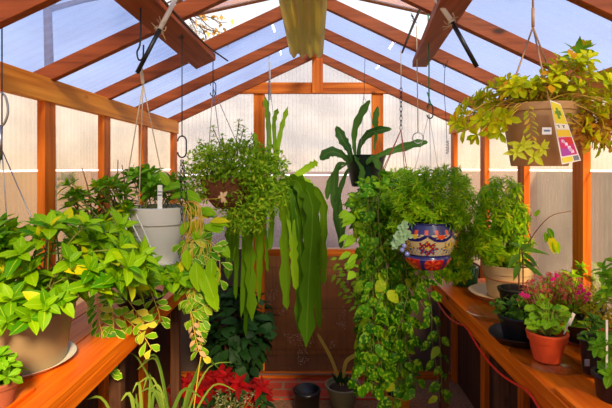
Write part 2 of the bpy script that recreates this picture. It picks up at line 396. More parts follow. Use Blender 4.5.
studsY = [(-.255, -.17), (.315, .40), (.885, .97), (1.455, 1.54), (2.025, 2.11), (2.595, 2.68), (3.195, 3.28), (3.90, 3.985)]
place = {2.595: 'third', 2.025: 'nearest', 3.195: 'second from the end wall', 3.90: 'corner'}
for sgn, side in ((-1, 'left'), (1, 'right')):
    for a, c in studsY:
        b = MB(); x0, x1 = sorted((sgn*XW, sgn*(XW+.036))); b.box((x0, a, .0), (x1, c, EYE+.36))
        structure('wall_stud', b, wood_z, bevel=.002)
    b = MB(); x0, x1 = sorted((sgn*(XW-.012), sgn*(XW+.026))); b.box((x0, -.6, EYE+.298), (x1, 3.99, EYE+.405)); structure('eave_beam', b, wood_y, bevel=.003)
    # glazing sheets
    b = MB(); x0, x1 = sorted((sgn*PX, sgn*(PX+.006))); b.box((x0, -.6, 1.12), (x1, 4.0, EYE+.40)); structure('wall_'+side, b, pan_side)
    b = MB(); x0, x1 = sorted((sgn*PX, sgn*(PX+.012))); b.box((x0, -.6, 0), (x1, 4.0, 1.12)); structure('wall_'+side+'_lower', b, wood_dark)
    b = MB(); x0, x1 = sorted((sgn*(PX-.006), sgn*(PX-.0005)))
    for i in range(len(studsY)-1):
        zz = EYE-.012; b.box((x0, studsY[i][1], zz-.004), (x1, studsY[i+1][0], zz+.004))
    structure('trim_wall_glint_'+side, b, glint_m)  # white strip painted in as the glint of light across the wall sheets
    # rafters
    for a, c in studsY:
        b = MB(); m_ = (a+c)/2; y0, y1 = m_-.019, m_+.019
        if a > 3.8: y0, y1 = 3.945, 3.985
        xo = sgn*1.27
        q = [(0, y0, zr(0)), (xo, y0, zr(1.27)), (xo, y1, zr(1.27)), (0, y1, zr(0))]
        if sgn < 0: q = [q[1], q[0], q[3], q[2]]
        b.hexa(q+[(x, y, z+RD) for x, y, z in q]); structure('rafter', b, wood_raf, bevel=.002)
    # roof sheets with the opening of the vent
    def roofq(b, xa, xb, ya, yb, lift=RD+.003, th=.007):
        q = [(sgn*xa, ya, zr(xa)+lift), (sgn*xb, ya, zr(xb)+lift), (sgn*xb, yb, zr(xb)+lift), (sgn*xa, yb, zr(xa)+lift)]
        if sgn < 0: q = [q[1], q[0], q[3], q[2]]
        b.hexa(q+[(x, y, z+th) for x, y, z in q])
    b = MB()
    roofq(b, 0, 1.34, 2.66, 4.06); roofq(b, .66, 1.34, 1.50, 2.655); roofq(b, 0, 1.34, -.6, 1.495)
    structure('ceiling_'+side, b, pan_roof)
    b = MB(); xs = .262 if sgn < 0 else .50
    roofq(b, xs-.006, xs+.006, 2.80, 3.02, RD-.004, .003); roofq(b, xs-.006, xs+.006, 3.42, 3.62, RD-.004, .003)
    structure('trim_roof_glint_'+side, b, glint_m)  # short white strips imitate streaks of light reflected on the roof sheets
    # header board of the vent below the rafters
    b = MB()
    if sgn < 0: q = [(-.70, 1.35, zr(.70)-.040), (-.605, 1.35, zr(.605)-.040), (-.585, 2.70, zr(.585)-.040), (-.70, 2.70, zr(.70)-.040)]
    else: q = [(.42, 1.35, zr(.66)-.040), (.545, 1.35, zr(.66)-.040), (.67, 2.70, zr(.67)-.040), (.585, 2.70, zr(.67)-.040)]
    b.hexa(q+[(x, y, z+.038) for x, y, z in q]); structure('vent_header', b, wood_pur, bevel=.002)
    # raised vent sash hinged at the ridge
    t = thing('roof_vent', (sgn*.02, 2.1, RID+.11), 'raised pale wood roof vent sash on the %s slope' % ('left' if sgn < 0 else 'right'), 'roof vent')
    def zs(x): return RID+.085-.22*abs(x)
    def sq(b, xa, xb, ya, yb, th):
        q = [(sgn*xa, ya, zs(xa)), (sgn*xb, ya, zs(xb)), (sgn*xb, yb, zs(xb)), (sgn*xa, yb, zs(xa))]
        if sgn < 0: q = [q[1], q[0], q[3], q[2]]
        b.hexa(q+[(x, y, z+th) for x, y, z in q])
    for (ya, yb) in ((1.50, 1.54), (2.62, 2.66)):
        b = MB(); sq(b, .05, .74, ya, yb, .035); b.build('sash_rail', wood_pale, t, False)
    b = MB(); sq(b, .70, .74, 1.54, 2.62, .035); b.build('bottom_rail', wood_pale, t, False)
    b = MB(); sq(b, .05, .70, 1.54, 2.62, .008); b.build('glazing_sheet', pan_roof, t, False)
    b = MB(); sq(b, .05, .10, 1.54, 2.62, .03); b.build('top_rail', wood_pale, t, False)
b = MB(); b.box((-.019, -.6, RID-.0), (.019, 3.99, RID+.09)); structure('ridge_beam', b, wood_y)
# corrugated strip under the ridge
b = MB(); nseg = 64; y0, y1 = 1.2, 3.37; rows = 12
for k in range(rows+1):
    yy = y0+(y1-y0)*k/rows
    for i in range(nseg+1):
        u = i/nseg; xx = -.178+.245*u; zz = RID-.120+.017*math.cos(u*2*PI*4)
        b.vert((xx, yy+.012*math.sin(u*2*PI*4) if k == rows else yy, zz))
for k in range(rows):
    for i in range(nseg):
        a = k*(nseg+1)+i; b.f.append((a, a+1, a+nseg+2, a+nseg+1))
o = b.build('ridge_lining', m_corr); md = o.modifiers.new('s', 'SOLIDIFY'); md.thickness = .003
tag(o, 'olive corrugated plastic strip running along under the roof ridge', 'corrugated sheet')

# back wall
def bpx(px0, py0, px1, py1, y0, y1, mat, name, mb=None, bev=.003):
    a = P(px0, py0, y0); c = P(px1, py1, y0)
    b = mb or MB(); b.box((a.x, y0, min(a.z, c.z)), (c.x, y1, max(a.z, c.z)))
    if mb is None: return structure(name, b, mat, bevel=bev)
b = MB(); b.box((-1.24, 4.03, 1.13), (1.24, 4.036, 2.32)); 
q = [(-1.24, 4.03, 2.32), (1.24, 4.03, 2.32), (1.24, 4.036, 2.32), (-1.24, 4.036, 2.32)]
b.hexa(q+[(-.01, 4.03, RID+.05), (.01, 4.03, RID+.05), (.01, 4.036, RID+.05), (-.01, 4.036, RID+.05)])
structure('wall_back', b, pan_back)
b = MB(); b.box((-.50, 4.03, .02), (.56, 4.036, 1.13)); structure('wall_back_lower', b, pan_low)
b = MB(); b.box((-1.24, 4.03, .02), (-.50, 4.045, 1.13)); structure('wall_back_boards', b, m_lower)
b = MB(); b.box((.56, 4.03, .02), (1.24, 4.045, 1.13)); structure('wall_back_boards', b, m_lower)
za, zb = P(0, 93.5, 3.96).z, P(0, 82.5, 3.96).z
b = MB(); q = [(-.74, 3.952, za), (.76, 3.952, za), (.76, 3.998, za), (-.74, 3.998, za), (-.55, 3.952, zb), (.57, 3.952, zb), (.57, 3.998, zb), (-.55, 3.998, zb)]
b.hexa(q); structure('tie_beam', b, wood_x, bevel=.002)
bpx(312, 58, 323, 93, 3.93, 3.96, wood_z, 'king_post')
bpx(253.5, 93, 264.5, 371, 3.975, 4.02, wood_z, 'wall_stud')
bpx(372, 93, 383.5, 371, 3.975, 4.02, wood_z, 'wall_stud')
bpx(264.5, 249.5, 372, 256, 3.98, 4.02, wood_x, 'trim_rail_back')
b = MB(); b.box((-1.2, 3.97, .0), (1.2, 4.03, .045)); structure('sill_back', b, wood_x)
b = MB(); b.box((-.75, 3.955, .045), (.9, 3.97, .055)); structure('trim_sill_back', b, simple('aluminium_strip', (170, 160, 150), .3, .8))
b = MB(); b.box((-1.2, -.60, 1.12), (1.2, -.59, 2.3)); structure('wall_front', b, pan_back)
b = MB(); b.box((-1.2, -.61, 0), (1.2, -.59, 1.12)); structure('wall_front_sun_block', b, wood_dark)  # unseen boards, made opaque to keep low sun from under the benches
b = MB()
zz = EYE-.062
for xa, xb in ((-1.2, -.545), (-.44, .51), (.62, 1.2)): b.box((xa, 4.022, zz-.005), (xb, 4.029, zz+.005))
structure('trim_wall_glint_back', b, glint_m)  # painted light glint carried on across the end wall

# benches
BZ = EYE-.69
for sgn, xe, yend, nm in ((-1, .77, 2.80, 'left'), (1, .73, 2.84, 'right')):
    t = thing('potting_bench', (sgn*.98, 1.8, 0), 'cedar plank bench along the %s wall holding the %s' % (nm, 'taupe pot' if sgn < 0 else 'terracotta and black pots'), 'bench')
    wds = [(xe, .93), (.935, 1.09), (1.095, 1.196)]
    for xa, xb in wds:
        b = MB(); x0, x1 = sorted((sgn*xa, sgn*xb)); b.box((x0, -.3, BZ-.03), (x1, yend, BZ)); b.build('bench_plank', wood_bench, t, False, .003)
    b = MB(); x0, x1 = sorted((sgn*(xe-.0), sgn*(xe+.035))); b.box((x0, -.3, BZ-.085), (x1, yend, BZ-.031)); b.build('front_rail', wood_bench, t, False, .003)
    for yy in (.9, 1.9, yend-.08):
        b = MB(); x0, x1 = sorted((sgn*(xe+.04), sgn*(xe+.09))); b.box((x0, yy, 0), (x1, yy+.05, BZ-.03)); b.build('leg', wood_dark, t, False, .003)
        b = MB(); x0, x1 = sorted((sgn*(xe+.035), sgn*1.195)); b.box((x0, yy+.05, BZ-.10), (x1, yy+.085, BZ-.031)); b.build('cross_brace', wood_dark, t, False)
# short raised board on the near part of each bench
for sgn, xa, xb, ya, yb, lb in ((1, .74, .855, .5, 1.40, 'short cedar board lying on the right bench in front of the glass saucer'), (-1, .86, 1.0, .5, 1.40, 'short cedar board lying on the left bench under the corner plant')):
    b = MB(); x0, x1 = sorted((sgn*xa, sgn*xb)); b.box((x0, ya, BZ+.0005), (x1, yb, BZ+.014)); tag(b.build('loose_board', wood_bench, None, False, .002), lb, 'board')
# red cord along the front of the right bench
pts = []
for i in range(40):
    yy = .9+i*.05; s_ = abs(math.sin((yy-.9)*PI/.62))
    pts.append((.716, yy, BZ-.055-.05*s_))
b = MB(); b.tube(smooth(pts, 2), .0042, 6); tag(b.build('extension_cord', m_red_cord), 'red cord draped along the front edge of the right bench', 'cord')

# ------------------------------------------------------------------ plant parts
def pot(parent, cx, cy, z0, r0, r1, h, mat, rim=.018, rimh=.03, name='pot', band=True, square=0, soil=True, wall=.006):
    b = MB(); z1 = z0+h
    prof = [(.001, z0), (r0*.97, z0), (r0, z0+.004)]
    rr = r0+(r1-r0)*(1-rimh/h)
    prof += [(rr, z1-rimh)]
    if band: prof += [(rr+rim*.35, z1-rimh+.002), (r1+rim*.35, z1-.003)]
    prof += [(r1+rim*.2, z1), (r1-wall, z1), (r1-wall-.002, z1-.012), (max(.01, r1-wall-(r1-r0)*.2), z1-.03), (.001, z1-.035)]
    b.lathe(cx, cy, prof, 40, square=square); o = b.build(name, mat, parent); o.data.polygons.foreach_set('use_smooth', [True]*len(o.data.polygons))
    m = o.modifiers.new('e', 'EDGE_SPLIT'); m.split_angle = math.radians(35)
    if soil:
        b = MB(); b.lathe(cx, cy, [(r1-wall-.004, z1-.034), (r1*.5, z1-.018), (.001, z1-.014)], 24, square=square); b.build('soil', m_soil, parent)
    return o
def saucer(parent, cx, cy, z0, r, h, mat, name='saucer', lip=.01):
    b = MB(); b.lathe(cx, cy, [(.001, z0), (r*.82, z0), (r, z0+h), (r+lip*.3, z0+h), (r-.006, z0+h-.003), (r*.80, z0+.006), (.001, z0+.005)], 40); return b.build(name, mat, parent)
def rosette(M, p, ax, n, Ln, W, shape='obov', e0=10, e1=65, bend=.5, fold=.15, tint=None, nseg=4):
    ax = V3(ax).normalized(); u = ax.orthogonal().normalized(); v = ax.cross(u); ph = R(0, 6)
    for i in range(n):
        f = i/max(1, n-1); el = math.radians(e0+(e1-e0)*f+R(-8, 8)); a = ph+i*2.4+R(-.2, .2)
        d = (u*math.cos(a)+v*math.sin(a))*math.cos(el)+ax*math.sin(el)
        k = (1-.45*f)*R(.85, 1.12)
        tt = R(0, 1) if tint is None else min(1, max(0, tint+R(-.12, .12)))
        M.leaf(V3(p)+ax*.006*f, d, ax, Ln*k, W*k, shape, bend*R(.6, 1.3), fold, tt, nseg)
def shoots(M, S, base, targets, leafspec, stem_r=.0025, droop=.0, along=3, ros=8, tint=None):
    """stems from base to each target, with leaves along and a rosette at the tip"""
    Ln, W, shape = leafspec
    for tg in targets:
        bs = V3(base)+V3((R(-1, 1), R(-1, 1), 0))*base_sp[0]
        tg = V3(tg); mid = bs.lerp(tg, .5)+V3((0, 0, (tg-bs).length*.18+droop))
        pts = smooth([bs, mid, tg], 4)
        if S is not None: S.tube(pts, stem_r, 5)
        ax = (pts[-1]-pts[-2]).normalized(); ax = (ax+V3((0, 0, .7))).normalized()
        rosette(M, tg, ax, ros, Ln, W, shape, tint=tint)
        for k in range(along):
            q = pts[min(len(pts)-2, 3+int(R(0, len(pts)-3)))]
            d = rdir(); d.z = abs(d.z)*.5+.1
            M.leaf(q, d, (0, 0, 1), Ln*R(.7, 1), W*R(.7, 1), shape, .6, .15, None if tint is None else tint, 4)
base_sp = [.05]
def ell(c, r, n, top=True, shell=.55):
    o = []
    for i in range(n):
        d = rdir()
        if top and d.z < -.25: d.z = -d.z
        k = R(shell, 1); o.append(V3((c[0]+d.x*r[0]*k, c[1]+d.y*r[1]*k, c[2]+d.z*r[2]*k)))
    return o
def cloud(M, c, r, n, Ln, W, shape='ovate', shell=.6, nseg=3, bend=.5, updraft=.3, fold=.12):
    c = V3(c)
    for i in range(n):
        d = rdir(); k = R(shell, 1)**.7; p = c+V3((d.x*r[0], d.y*r[1], d.z*r[2]))*k
        q = (d+rdir()*.9+V3((0, 0, updraft))).normalized()
        M.leaf(p, q, (d+V3((0, 0, .8))).normalized(), Ln*R(.7, 1.2), W*R(.7, 1.2), shape, bend, fold, None, nseg)
def vine(M, S, pts, step, Ln, W, shape='heart', r=.002, face=(0, -1, .3), petiole=.01, spread=1.0, droop=.6, tint=None, nseg=4):
    pts = smooth(pts, 8)
    if S is not None: S.tube(pts, r, 5)
    acc = 0; sgn = 1; face = V3(face).normalized()
    for i in range(1, len(pts)):
        acc += (pts[i]-pts[i-1]).length
        while acc > step:
            acc -= step; sgn = -sgn
            d = (pts[i]-pts[i-1]).normalized(); sd = d.cross(face).normalized()*sgn
            dr = (sd*spread+d*R(.2, .7)+face*R(-.1, .5)+V3((0, 0, -droop*.4))+rdir()*.25).normalized()
            b0 = pts[i]; b1 = b0+dr*petiole
            if S is not None and petiole > .012: S.tube([b0, b1], r*.7, 4)
            up = (face+V3((0, 0, .7))+rdir()*.35).normalized()
            M.leaf(b1, dr, up, Ln*R(.75, 1.15), W*R(.75, 1.15), shape, droop*R(.5, 1.2), .12, R(0, 1) if tint is None else min(1, max(0, tint+R(-.2, .2))), nseg)
def chain(M, a, b_, n, lr=.010, wr=.0018):
    a = V3(a); b_ = V3(b_); d = (b_-a); ln = d.length/n; d.normalize(); u = d.orthogonal().normalized(); v = d.cross(u)
    for i in range(n):
        c = a+d*ln*(i+.5); s_ = u if i % 2 else v
        M.tube([c+d*math.cos(t)*ln*.62+s_*math.sin(t)*lr*.5 for t in [2*PI*k/10 for k in range(10)]], wr, 5, closed=True)
def hookS(M, top, h, r=.0025, face=(1, 0, 0)):
    f = V3(face); t = V3(top); q = h/4
    pts = []
    for k in range(9):
        a = PI*k/8; pts.append(t+V3((0, 0, -q))+f*(-math.cos(a)*q*.8)+V3((0, 0, math.sin(a)*q)))
    pts2 = []
    for k in range(9):
        a = PI*k/8; pts2.append(t+V3((0, 0, -3*q))+f*(math.cos(a)*q*.8)-V3((0, 0, math.sin(a)*q)))
    M.tube(smooth(pts+pts2, 2), r, 6)
def hanger(parent, apex, cx, cy, rz, rr, n, mat, top=None, topmat=None, r=.0016, ph=.4, name='hanger_wire'):
    for i in range(n):
        a = ph+2*PI*i/n; b = MB(); b.tube([apex, (cx+rr*math.cos(a), cy+rr*math.sin(a), rz)], r, 5); b.build(name, mat, parent)
    if top is not None:
        b = MB(); b.tube([top, apex], r*1.2, 5); b.build('hanging_cord', topmat or mat, parent)

# ------------------------------------------------------------------ left: big lime plant in the taupe pot on the bench
Y = 1.60; cx = -1.035; z0 = BZ+.012
t = thing('potted_plant', (cx, Y, BZ), 'large lime-green leafy plant in a round taupe pot on the left bench', 'potted plant')
saucer(t, cx, Y, BZ+.001, .175, .022, m_whitep)
pot(t, cx, Y, BZ+.008, .145, .168, .185, m_taupe, rimh=.04)
M = MB(); S = MB(); base_sp[0] = .10
tg = [P(R(-30, 175), 0, 1)*0 for _ in range(0)]
for i in range(74):
    px = R(-25, 148); yy = R(1.42, 1.75)
    lo = 300 if px < 70 else 292; hi = 222+max(0, (30-px))*.1+ (26 if px > 115 else 0)
    py = R(hi, lo)
    tg.append(P(px, py, yy))
for q in ((30, 318, 1.38), (45, 305, 1.38), (12, 300, 1.4), (60, 300, 1.42), (8, 322, 1.40)): tg.append(P(*q))
shoots(M, S, (cx+.03, Y, z0+.16), tg, (.088, .043, 'ovate'), .0028, 0, 2, 8)
shoots(M, S, (cx+.03, Y, z0+.16), [P(x, y, 1.55) for x, y in ((12, 232), (62, 226), (95, 240), (118, 228), (140, 256))], (.10, .045, 'lance'), .0028, 0, 2, 7, .7)
M.build('foliage', lf_lime, t); S.build('stem', lf_stem, t)
hanger(t, P(2, 150, Y), cx, Y, z0+.17, .165, 3, m_steel, P(2, 20, Y), m_wire, .0020, .2)
b = MB(); b.tube(smooth([P(1, 92, 1.5), P(6, 98, 1.5), P(8, 112, 1.5), P(4, 124, 1.5), P(-3, 128, 1.5)], 4), .0035, 6); b.build('hook', m_steel, t)
b = MB(); b.tube([P(1, 125, 1.5), P(0, 160, 1.5)], .006, 6); b.build('strap', m_steel, t)

# corner pot bottom-left
Y = 1.30; c = P(-4, 395, Y); cx = c.x
t = thing('potted_plant', (cx, Y, BZ), 'small plant with round green leaves in a terracotta pot in the lower left corner', 'potted plant', None)
pot(t, cx, Y, BZ+.015, .045, .058, .07, m_terrad, rimh=.018)
M = MB(); S = MB(); base_sp[0] = .02
shoots(M, S, (cx, Y, BZ+.06), [P(R(-14, 14), R(358, 392), Y+R(-.05, .05)) for _ in range(16)], (.05, .028, 'obov'), .002, 0, 2, 7, .4)
M.build('foliage', lf_green, t); S.build('stem', lf_stem, t)

# dark shallow pot on left bench with spiky/leafy plant
Y = 2.25; cx = P(140, 0, Y).x
t = thing('potted_plant', (cx, Y, BZ), 'yellow-green bushy plant in a dark shallow bowl on the left bench', 'potted plant')
pot(t, cx, Y, BZ+.001, .09, .115, .06, m_black, rimh=.012)
M = MB(); S = MB(); base_sp[0] = .05
tg = [P(R(66, 134), R(180, 250), R(2.1, 2.35)) for _ in range(56)]+[P(R(75, 135), R(232, 284), R(1.95, 2.2)) for _ in range(26)]+[P(R(135, 182), R(262, 286), R(1.95, 2.15)) for _ in range(12)]
shoots(M, S, (cx, Y, BZ+.05), tg, (.080, .036, 'ovate'), .003, 0, 3, 8)
M.build('foliage', lf_lime, t); S.build('stem', lf_stem, t)
S = MB()
for (x0, y0, x1, y1) in ((92, 205, 82, 168), (100, 200, 108, 168), (84, 210, 66, 196), (80, 214, 72, 190), (90, 206, 76, 186), (112, 196, 118, 160), (124, 196, 122, 165), (104, 205, 92, 178)):
    S.tube(smooth([P(x0, y0+14, 2.25), P((x0+x1)/2+2, (y0+y1)/2+6, 2.25), P(x1, y1, 2.25)], 3), .0045, 5, r2=.002)
S.build('bare_shoot', m_stemb, t)
# variegated trailing stem in front of the bench edge
M = MB(); S = MB()
vine(M, S, [P(95, 285, 2.0), P(98, 306, 1.9), P(100, 325, 1.86), P(106, 345, 1.84), P(108, 372, 1.84)], .013, .066, .032, 'obov', .002, petiole=.004)
vine(M, S, [P(104, 300, 1.95), P(125, 318, 1.9), P(142, 334, 1.88), P(152, 350, 1.88)], .022, .058, .032, 'obov', .002, petiole=.004, tint=.9)
vine(M, S, [P(108, 290, 1.95), P(112, 310, 1.88), P(114, 330, 1.86)], .02, .06, .034, 'obov', .002, petiole=.004)
vine(M, S, [P(128, 300, 1.95), P(140, 318, 1.9), P(146, 330, 1.88)], .02, .058, .032, 'obov', .002, petiole=.004, tint=.95)
vine(M, S, [P(150, 290, 2.1), P(158, 310, 2.05), P(160, 322, 2.05)], .018, .06, .03, 'obov', .002, petiole=.004)
M.build('trailing_foliage', lf_hoya, t); S.build('trailing_stem', m_stemy, t)

# grey hanging pot
Y = 2.3; c = P(159, 206, Y); cx = c.x; zt = c.z
t = thing('hanging_pot', (cx, Y, zt-.28), 'grey plastic hanging pot with a white plant tag stuck in the soil', 'hanging pot')
pot(t, cx, Y, zt-.27, .115, .155, .27, m_grey, rimh=.085, rim=.03)
b = MB(); b.lathe(cx, Y, [(.10, zt-.30), (.145, zt-.275), (.148, zt-.265), (.10, zt-.272)], 40); b.build('drip_tray', m_grey, t)
M = MB(); S = MB(); base_sp[0] = .09
shoots(M, S, (cx, Y, zt-.02), [P(R(130, 182), R(172, 198), R(2.2, 2.42)) for _ in range(26)], (.085, .04, 'ovate'), .0025, 0, 2, 6, .35)
M.build('foliage', lf_green, t); S.build('stem', lf_stem, t)
M = MB()
for (x, y, dx, dz, ln) in ((162, 190, .8, .35, .12), (180, 192, .9, -.2, .12), (190, 198, .3, -.8, .10), (170, 198, .7, .3, .10), (184, 206, .6, -.6, .08), (168, 186, -.3, .9, .08)):
    M.leaf(P(x, y, 2.17), (dx, -.25, dz), (0, -.6, .8), ln, ln*.52, 'ovate', .5, .1, R(.5, .8), 6)
M.build('large_leaf', lf_lime, t)
S = MB()
for i in range(12):
    x = R(185, 200); S.tube(smooth([P(R(172, 186), 202, 2.2), P(x, 200+R(0, 10), 2.12), P(x+R(-3, 8), 225, 2.1), P(x+R(-8, 10), R(240, 262), 2.1)], 4), .0025, 5)
S.build('trailing_stem', m_stemy, t)
M = MB(); S = MB()
for i in range(7):
    x = R(184, 208)
    vine(M, S, [P(R(180, 192), 205, 2.2), P(x, 222, 2.12), P(x+R(-6, 8), 245, 2.08), P(x+R(-10, 12), R(262, 300), 2.05)], .05, .085, .046, 'ovate', .0016, petiole=.012, tint=.8, droop=.8)
M.build('hanging_leaf', lf_lime, t)
S = MB()
for k in range(3):
    S.tube(smooth([P(118+k*9, 214, 2.1), P(131+k*8, 238, 2.06), P(144+k*6, 262, 2.08)], 4), .0035, 5)
S.build('grey_stem', m_grey, t)
b = MB(); c0 = P(160, 205, 2.16); b.box((c0.x-.011, 2.158, c0.z-.05), (c0.x+.011, 2.161, c0.z+.095)); lab = b.build('plant_label', m_whitep, t, False)
b = MB()
for zo in (.045, .06): b.box((c0.x-.009, 2.1565, c0.z+zo), (c0.x+.009, 2.1578, c0.z+zo+.005), lin((40, 70, 130)))
b.build('printed_line', m_print, lab, False)
b = MB(); M = MB(); a = P(143, 84, Y)
for k, (x, y, yy) in enumerate(((124, 198, 2.25), (139, 205, 2.15), (168, 205, 2.36))):
    b = MB(); b.tube([a, P(x, y, yy)], .0028, 5); b.build('hanger_cord', m_cream_cord, t)
b = MB(); b.tube(smooth([a, P(142, 76, Y), P(141, 68, Y)], 3), .009, 8); b.build('cord_knot', m_cream_cord, t)

# small hidden basket behind the trailing hoya, on a black chain
Y = 2.12; c = P(196, 240, Y); cx = c.x
t = thing('hanging_basket', (cx, Y, c.z-.07), 'variegated wax plant hanging by a black chain beside the grey pot', 'hanging basket')
pot(t, cx, Y, c.z-.07, .035, .05, .07, m_black, rimh=.01)
M = MB(); S = MB()
for i in range(14):
    x = R(182, 216)
    vine(M, S, [P(196, 238, Y), P(x, 245, 2.05), P(x+R(-6, 6), 275, 2.03), P((x+198)/2+R(-4, 4), R(292, 338), 2.03)], .040, .062, .036, 'obov', .0018, petiole=.006, droop=.8)
vine(M, S, [P(196, 300, 2.03), P(199, 330, 2.03), P(201, 356, 2.03)], .018, .06, .03, 'obov', .002, petiole=.004, droop=.9)
M.build('foliage', lf_hoya, t)
M2 = MB(); vine(M2, S, [P(192, 318, 2.01), P(195, 335, 2.01), P(199, 352, 2.01)], .016, .045, .018, 'ovate', .002, petiole=.004, droop=1, tint=.6); M2.build('dry_leaf', lf_dry, t)
M3 = MB()
for (x, y, ln, tt) in ((196, 262, .13, .8), (204, 270, .15, .75), (186, 250, .09, .9), (212, 258, .1, .6), (208, 285, .12, .85)):
    M3.leaf(P(x, y, 1.98), (R(-.3, .4), -.2, -.9), (0, -1, .2), ln, ln*.5, 'ovate', .3, .1, tt, 6)
M3.build('large_leaf', lf_lime, t)
S.tube(smooth([P(201, 356, 2.03), P(198, 375, 2.03), P(193, 415, 2.03)], 4), .003, 5)
S.build('trailing_stem', m_stemy, t)
b = MB(); hookS(b, P(182, 136, Y), .10, .0035); b.build('hook', m_wire, t)
for dx, x2 in ((-2.5, 182), (2.5, 190)):
    b = MB(); chain(b, P(182+dx*.4, 160, Y), P(x2, 236, Y), 14, .012, .0016); b.build('chain', m_wire, t)
b = MB(); b.tube([P(182, 30, Y), P(182, 137, Y)], .0024, 5); b.build('hanging_cord', m_wire, t)
b = MB(); 
M4 = MB()
for dx, dz in ((-.9, .1), (-.5, .8), (.4, .9), (.2, -.9), (-.4, -.8)): M4.leaf(P(224, 197, 2.0), (dx, -.3, dz), (0, -1, .2), .03, .014, 'ovate', .9, .3, .8, 4)
M4.build('dry_flower', lf_dry, t)
b.tube(smooth([P(200, 199, 2.02), P(212, 199, 2.01), P(222, 198, 2.0)], 3), .0016, 5); b.build('flower_stalk', m_stemy, t)

# fine-leaved plant in coir basket
Y = 2.9; c = P(228, 178, Y); cx = c.x; zt = c.z
t = thing('hanging_basket', (cx, Y, zt-.2), 'coir-lined hanging basket overflowing with tiny dull green leaves', 'hanging basket')
b = MB(); b.lathe(cx, Y, [(.001, zt-.20), (.08, zt-.19), (.14, zt-.12), (.17, zt-.03), (.175, zt), (.16, zt), (.15, zt-.03), (.001, zt-.04)], 32); b.build('coir_liner', m_coir, t)
M = MB(); S = MB()
cloud(M, P(236, 164, Y-.05), (.33, .20, .15), 3000, .036, .017, 'obov', .35, 2)
cloud(M, P(264, 186, Y-.05), (.17, .15, .20), 1100, .034, .016, 'obov', .4, 2)
cloud(M, P(204, 182, Y), (.15, .16, .13), 700, .034, .016, 'obov', .4, 2)
cloud(M, P(245, 208, Y-.1), (.20, .13, .18), 1000, .034, .015, 'obov', .4, 2)
tips = [(239, 122), (222, 136), (252, 136), (206, 148), (232, 146), (244, 128), (213, 128), (195, 152), (262, 150), (228, 150), (218, 158), (200, 142)]
for (x, y) in tips:
    p = P(x, y, Y+R(-.06, .06)); S.tube(smooth([P(232, 170, Y), P((x+232)/2, (y+172)/2, Y), p], 3), .003, 5)
    for k in range(5): rosette(M, p-V3((0, 0, .03*k)), (0, 0, 1), 7, .042, .018, 'obov', nseg=3)
M.build('foliage', lf_small, t); S.build('stem', m_stemb, t)
ap = P(213, 88, Y)
hanger(t, ap, cx, Y, zt, .17, 3, m_steel, P(213, 52, Y), m_wire, .0026, .6)
b = MB(); hookS(b, P(213, 82, Y), .09, .003); b.build('hook', m_wire, t)

# cactus basket with long hanging straps
Y = 3.25; c = P(272, 192, Y); cx = c.x; zt = c.z
t = thing('hanging_pot', (cx, Y, zt-.1), 'small dark hanging pot with long flat jungle cactus straps reaching far down', 'hanging pot')
pot(t, cx, Y, zt-.10, .055, .075, .10, m_brown, rimh=.02)
M = MB()
straps = [ # px,py start; mid ; end ; width
 ((262, 186), (252, 205), (246, 338), .085, .25), ((262, 186), (240, 200), (236, 300), .06, .5), ((266, 184), (262, 215), (259, 303), .055, .9),
 ((270, 186), (272, 215), (270, 250), .05, .7), ((276, 184), (290, 195), (296, 250), .07, .8), ((278, 186), (300, 185), (318, 262), .085, .6),
 ((262, 188), (248, 214), (252, 322), .075, .6), ((268, 188), (285, 215), (287, 310), .075, .45), ((280, 186), (312, 205), (306, 348), .11, .2),
 ((282, 186), (318, 215), (320, 330), .085, .35), ((276, 190), (292, 230), (296, 290), .06, .95), ((264, 180), (244, 195), (229, 258), .05, .5),
 ((280, 184), (306, 182), (318, 196), .06, .85), ((262, 188), (256, 230), (258, 285), .05, .8), ((262, 186), (232, 215), (228, 280), .06, .3),
 ((280, 188), (300, 240), (300, 335), .08, .5), ((262, 188), (236, 205), (233, 262), .05, .95), ((264, 188), (246, 206), (241, 318), .07, .85), ((270, 190), (266, 222), (268, 272), .045, .9), ((278, 190), (304, 215), (312, 300), .07, .8), ((282, 188), (322, 200), (324, 285), .06, .55)]
for (a, m1, e_, wd, tt) in straps:
    yy = Y-R(.02, .22)
    M.ribbon([P(a[0], a[1], Y), P((a[0]+m1[0])/2, min(a[1], m1[1])-4, Y-.05), P(m1[0], m1[1], yy), P((m1[0]+e_[0])/2, (m1[1]+e_[1])/2, yy), P(e_[0], e_[1], yy)], wd*R(.6, 1.0), (R(-1.1, 1.1), -1, 0), min(1, tt*R(.1, 1.3)), .28, R(6, 13), R(.2, .6))
M.build('hanging_strap', lf_strap, t)
M = MB()
for (pts, wd, tt) in ((((266, 188), (269, 150), (268, 120), (265, 96)), .036, .7), (((274, 188), (276, 160), (281, 130), (288, 106)), .034, .9), (((274, 186), (275, 150), (274, 122), (278, 108)), .03, .6), (((262, 190), (258, 165), (256, 145), (254, 132)), .035, .8), (((284, 184), (296, 176), (310, 166), (318, 162)), .05, .9), (((266, 188), (258, 170), (250, 160)), .04, .5)):
    M.ribbon([P(x, y, Y) for x, y in pts], wd, (.4, -1, 0), tt, .38, 7)
M.build('upright_stem', lf_pel, t)
hanger(t, P(269, 78, Y), cx, Y, zt, .074, 3, m_steel, P(269, 52, Y), m_cream_cord, .002, .3)
b = MB(); b.tube([P(270, 62, Y), P(270, 100, Y)], .004, 6); b.build('white_cord', m_whitep, t)

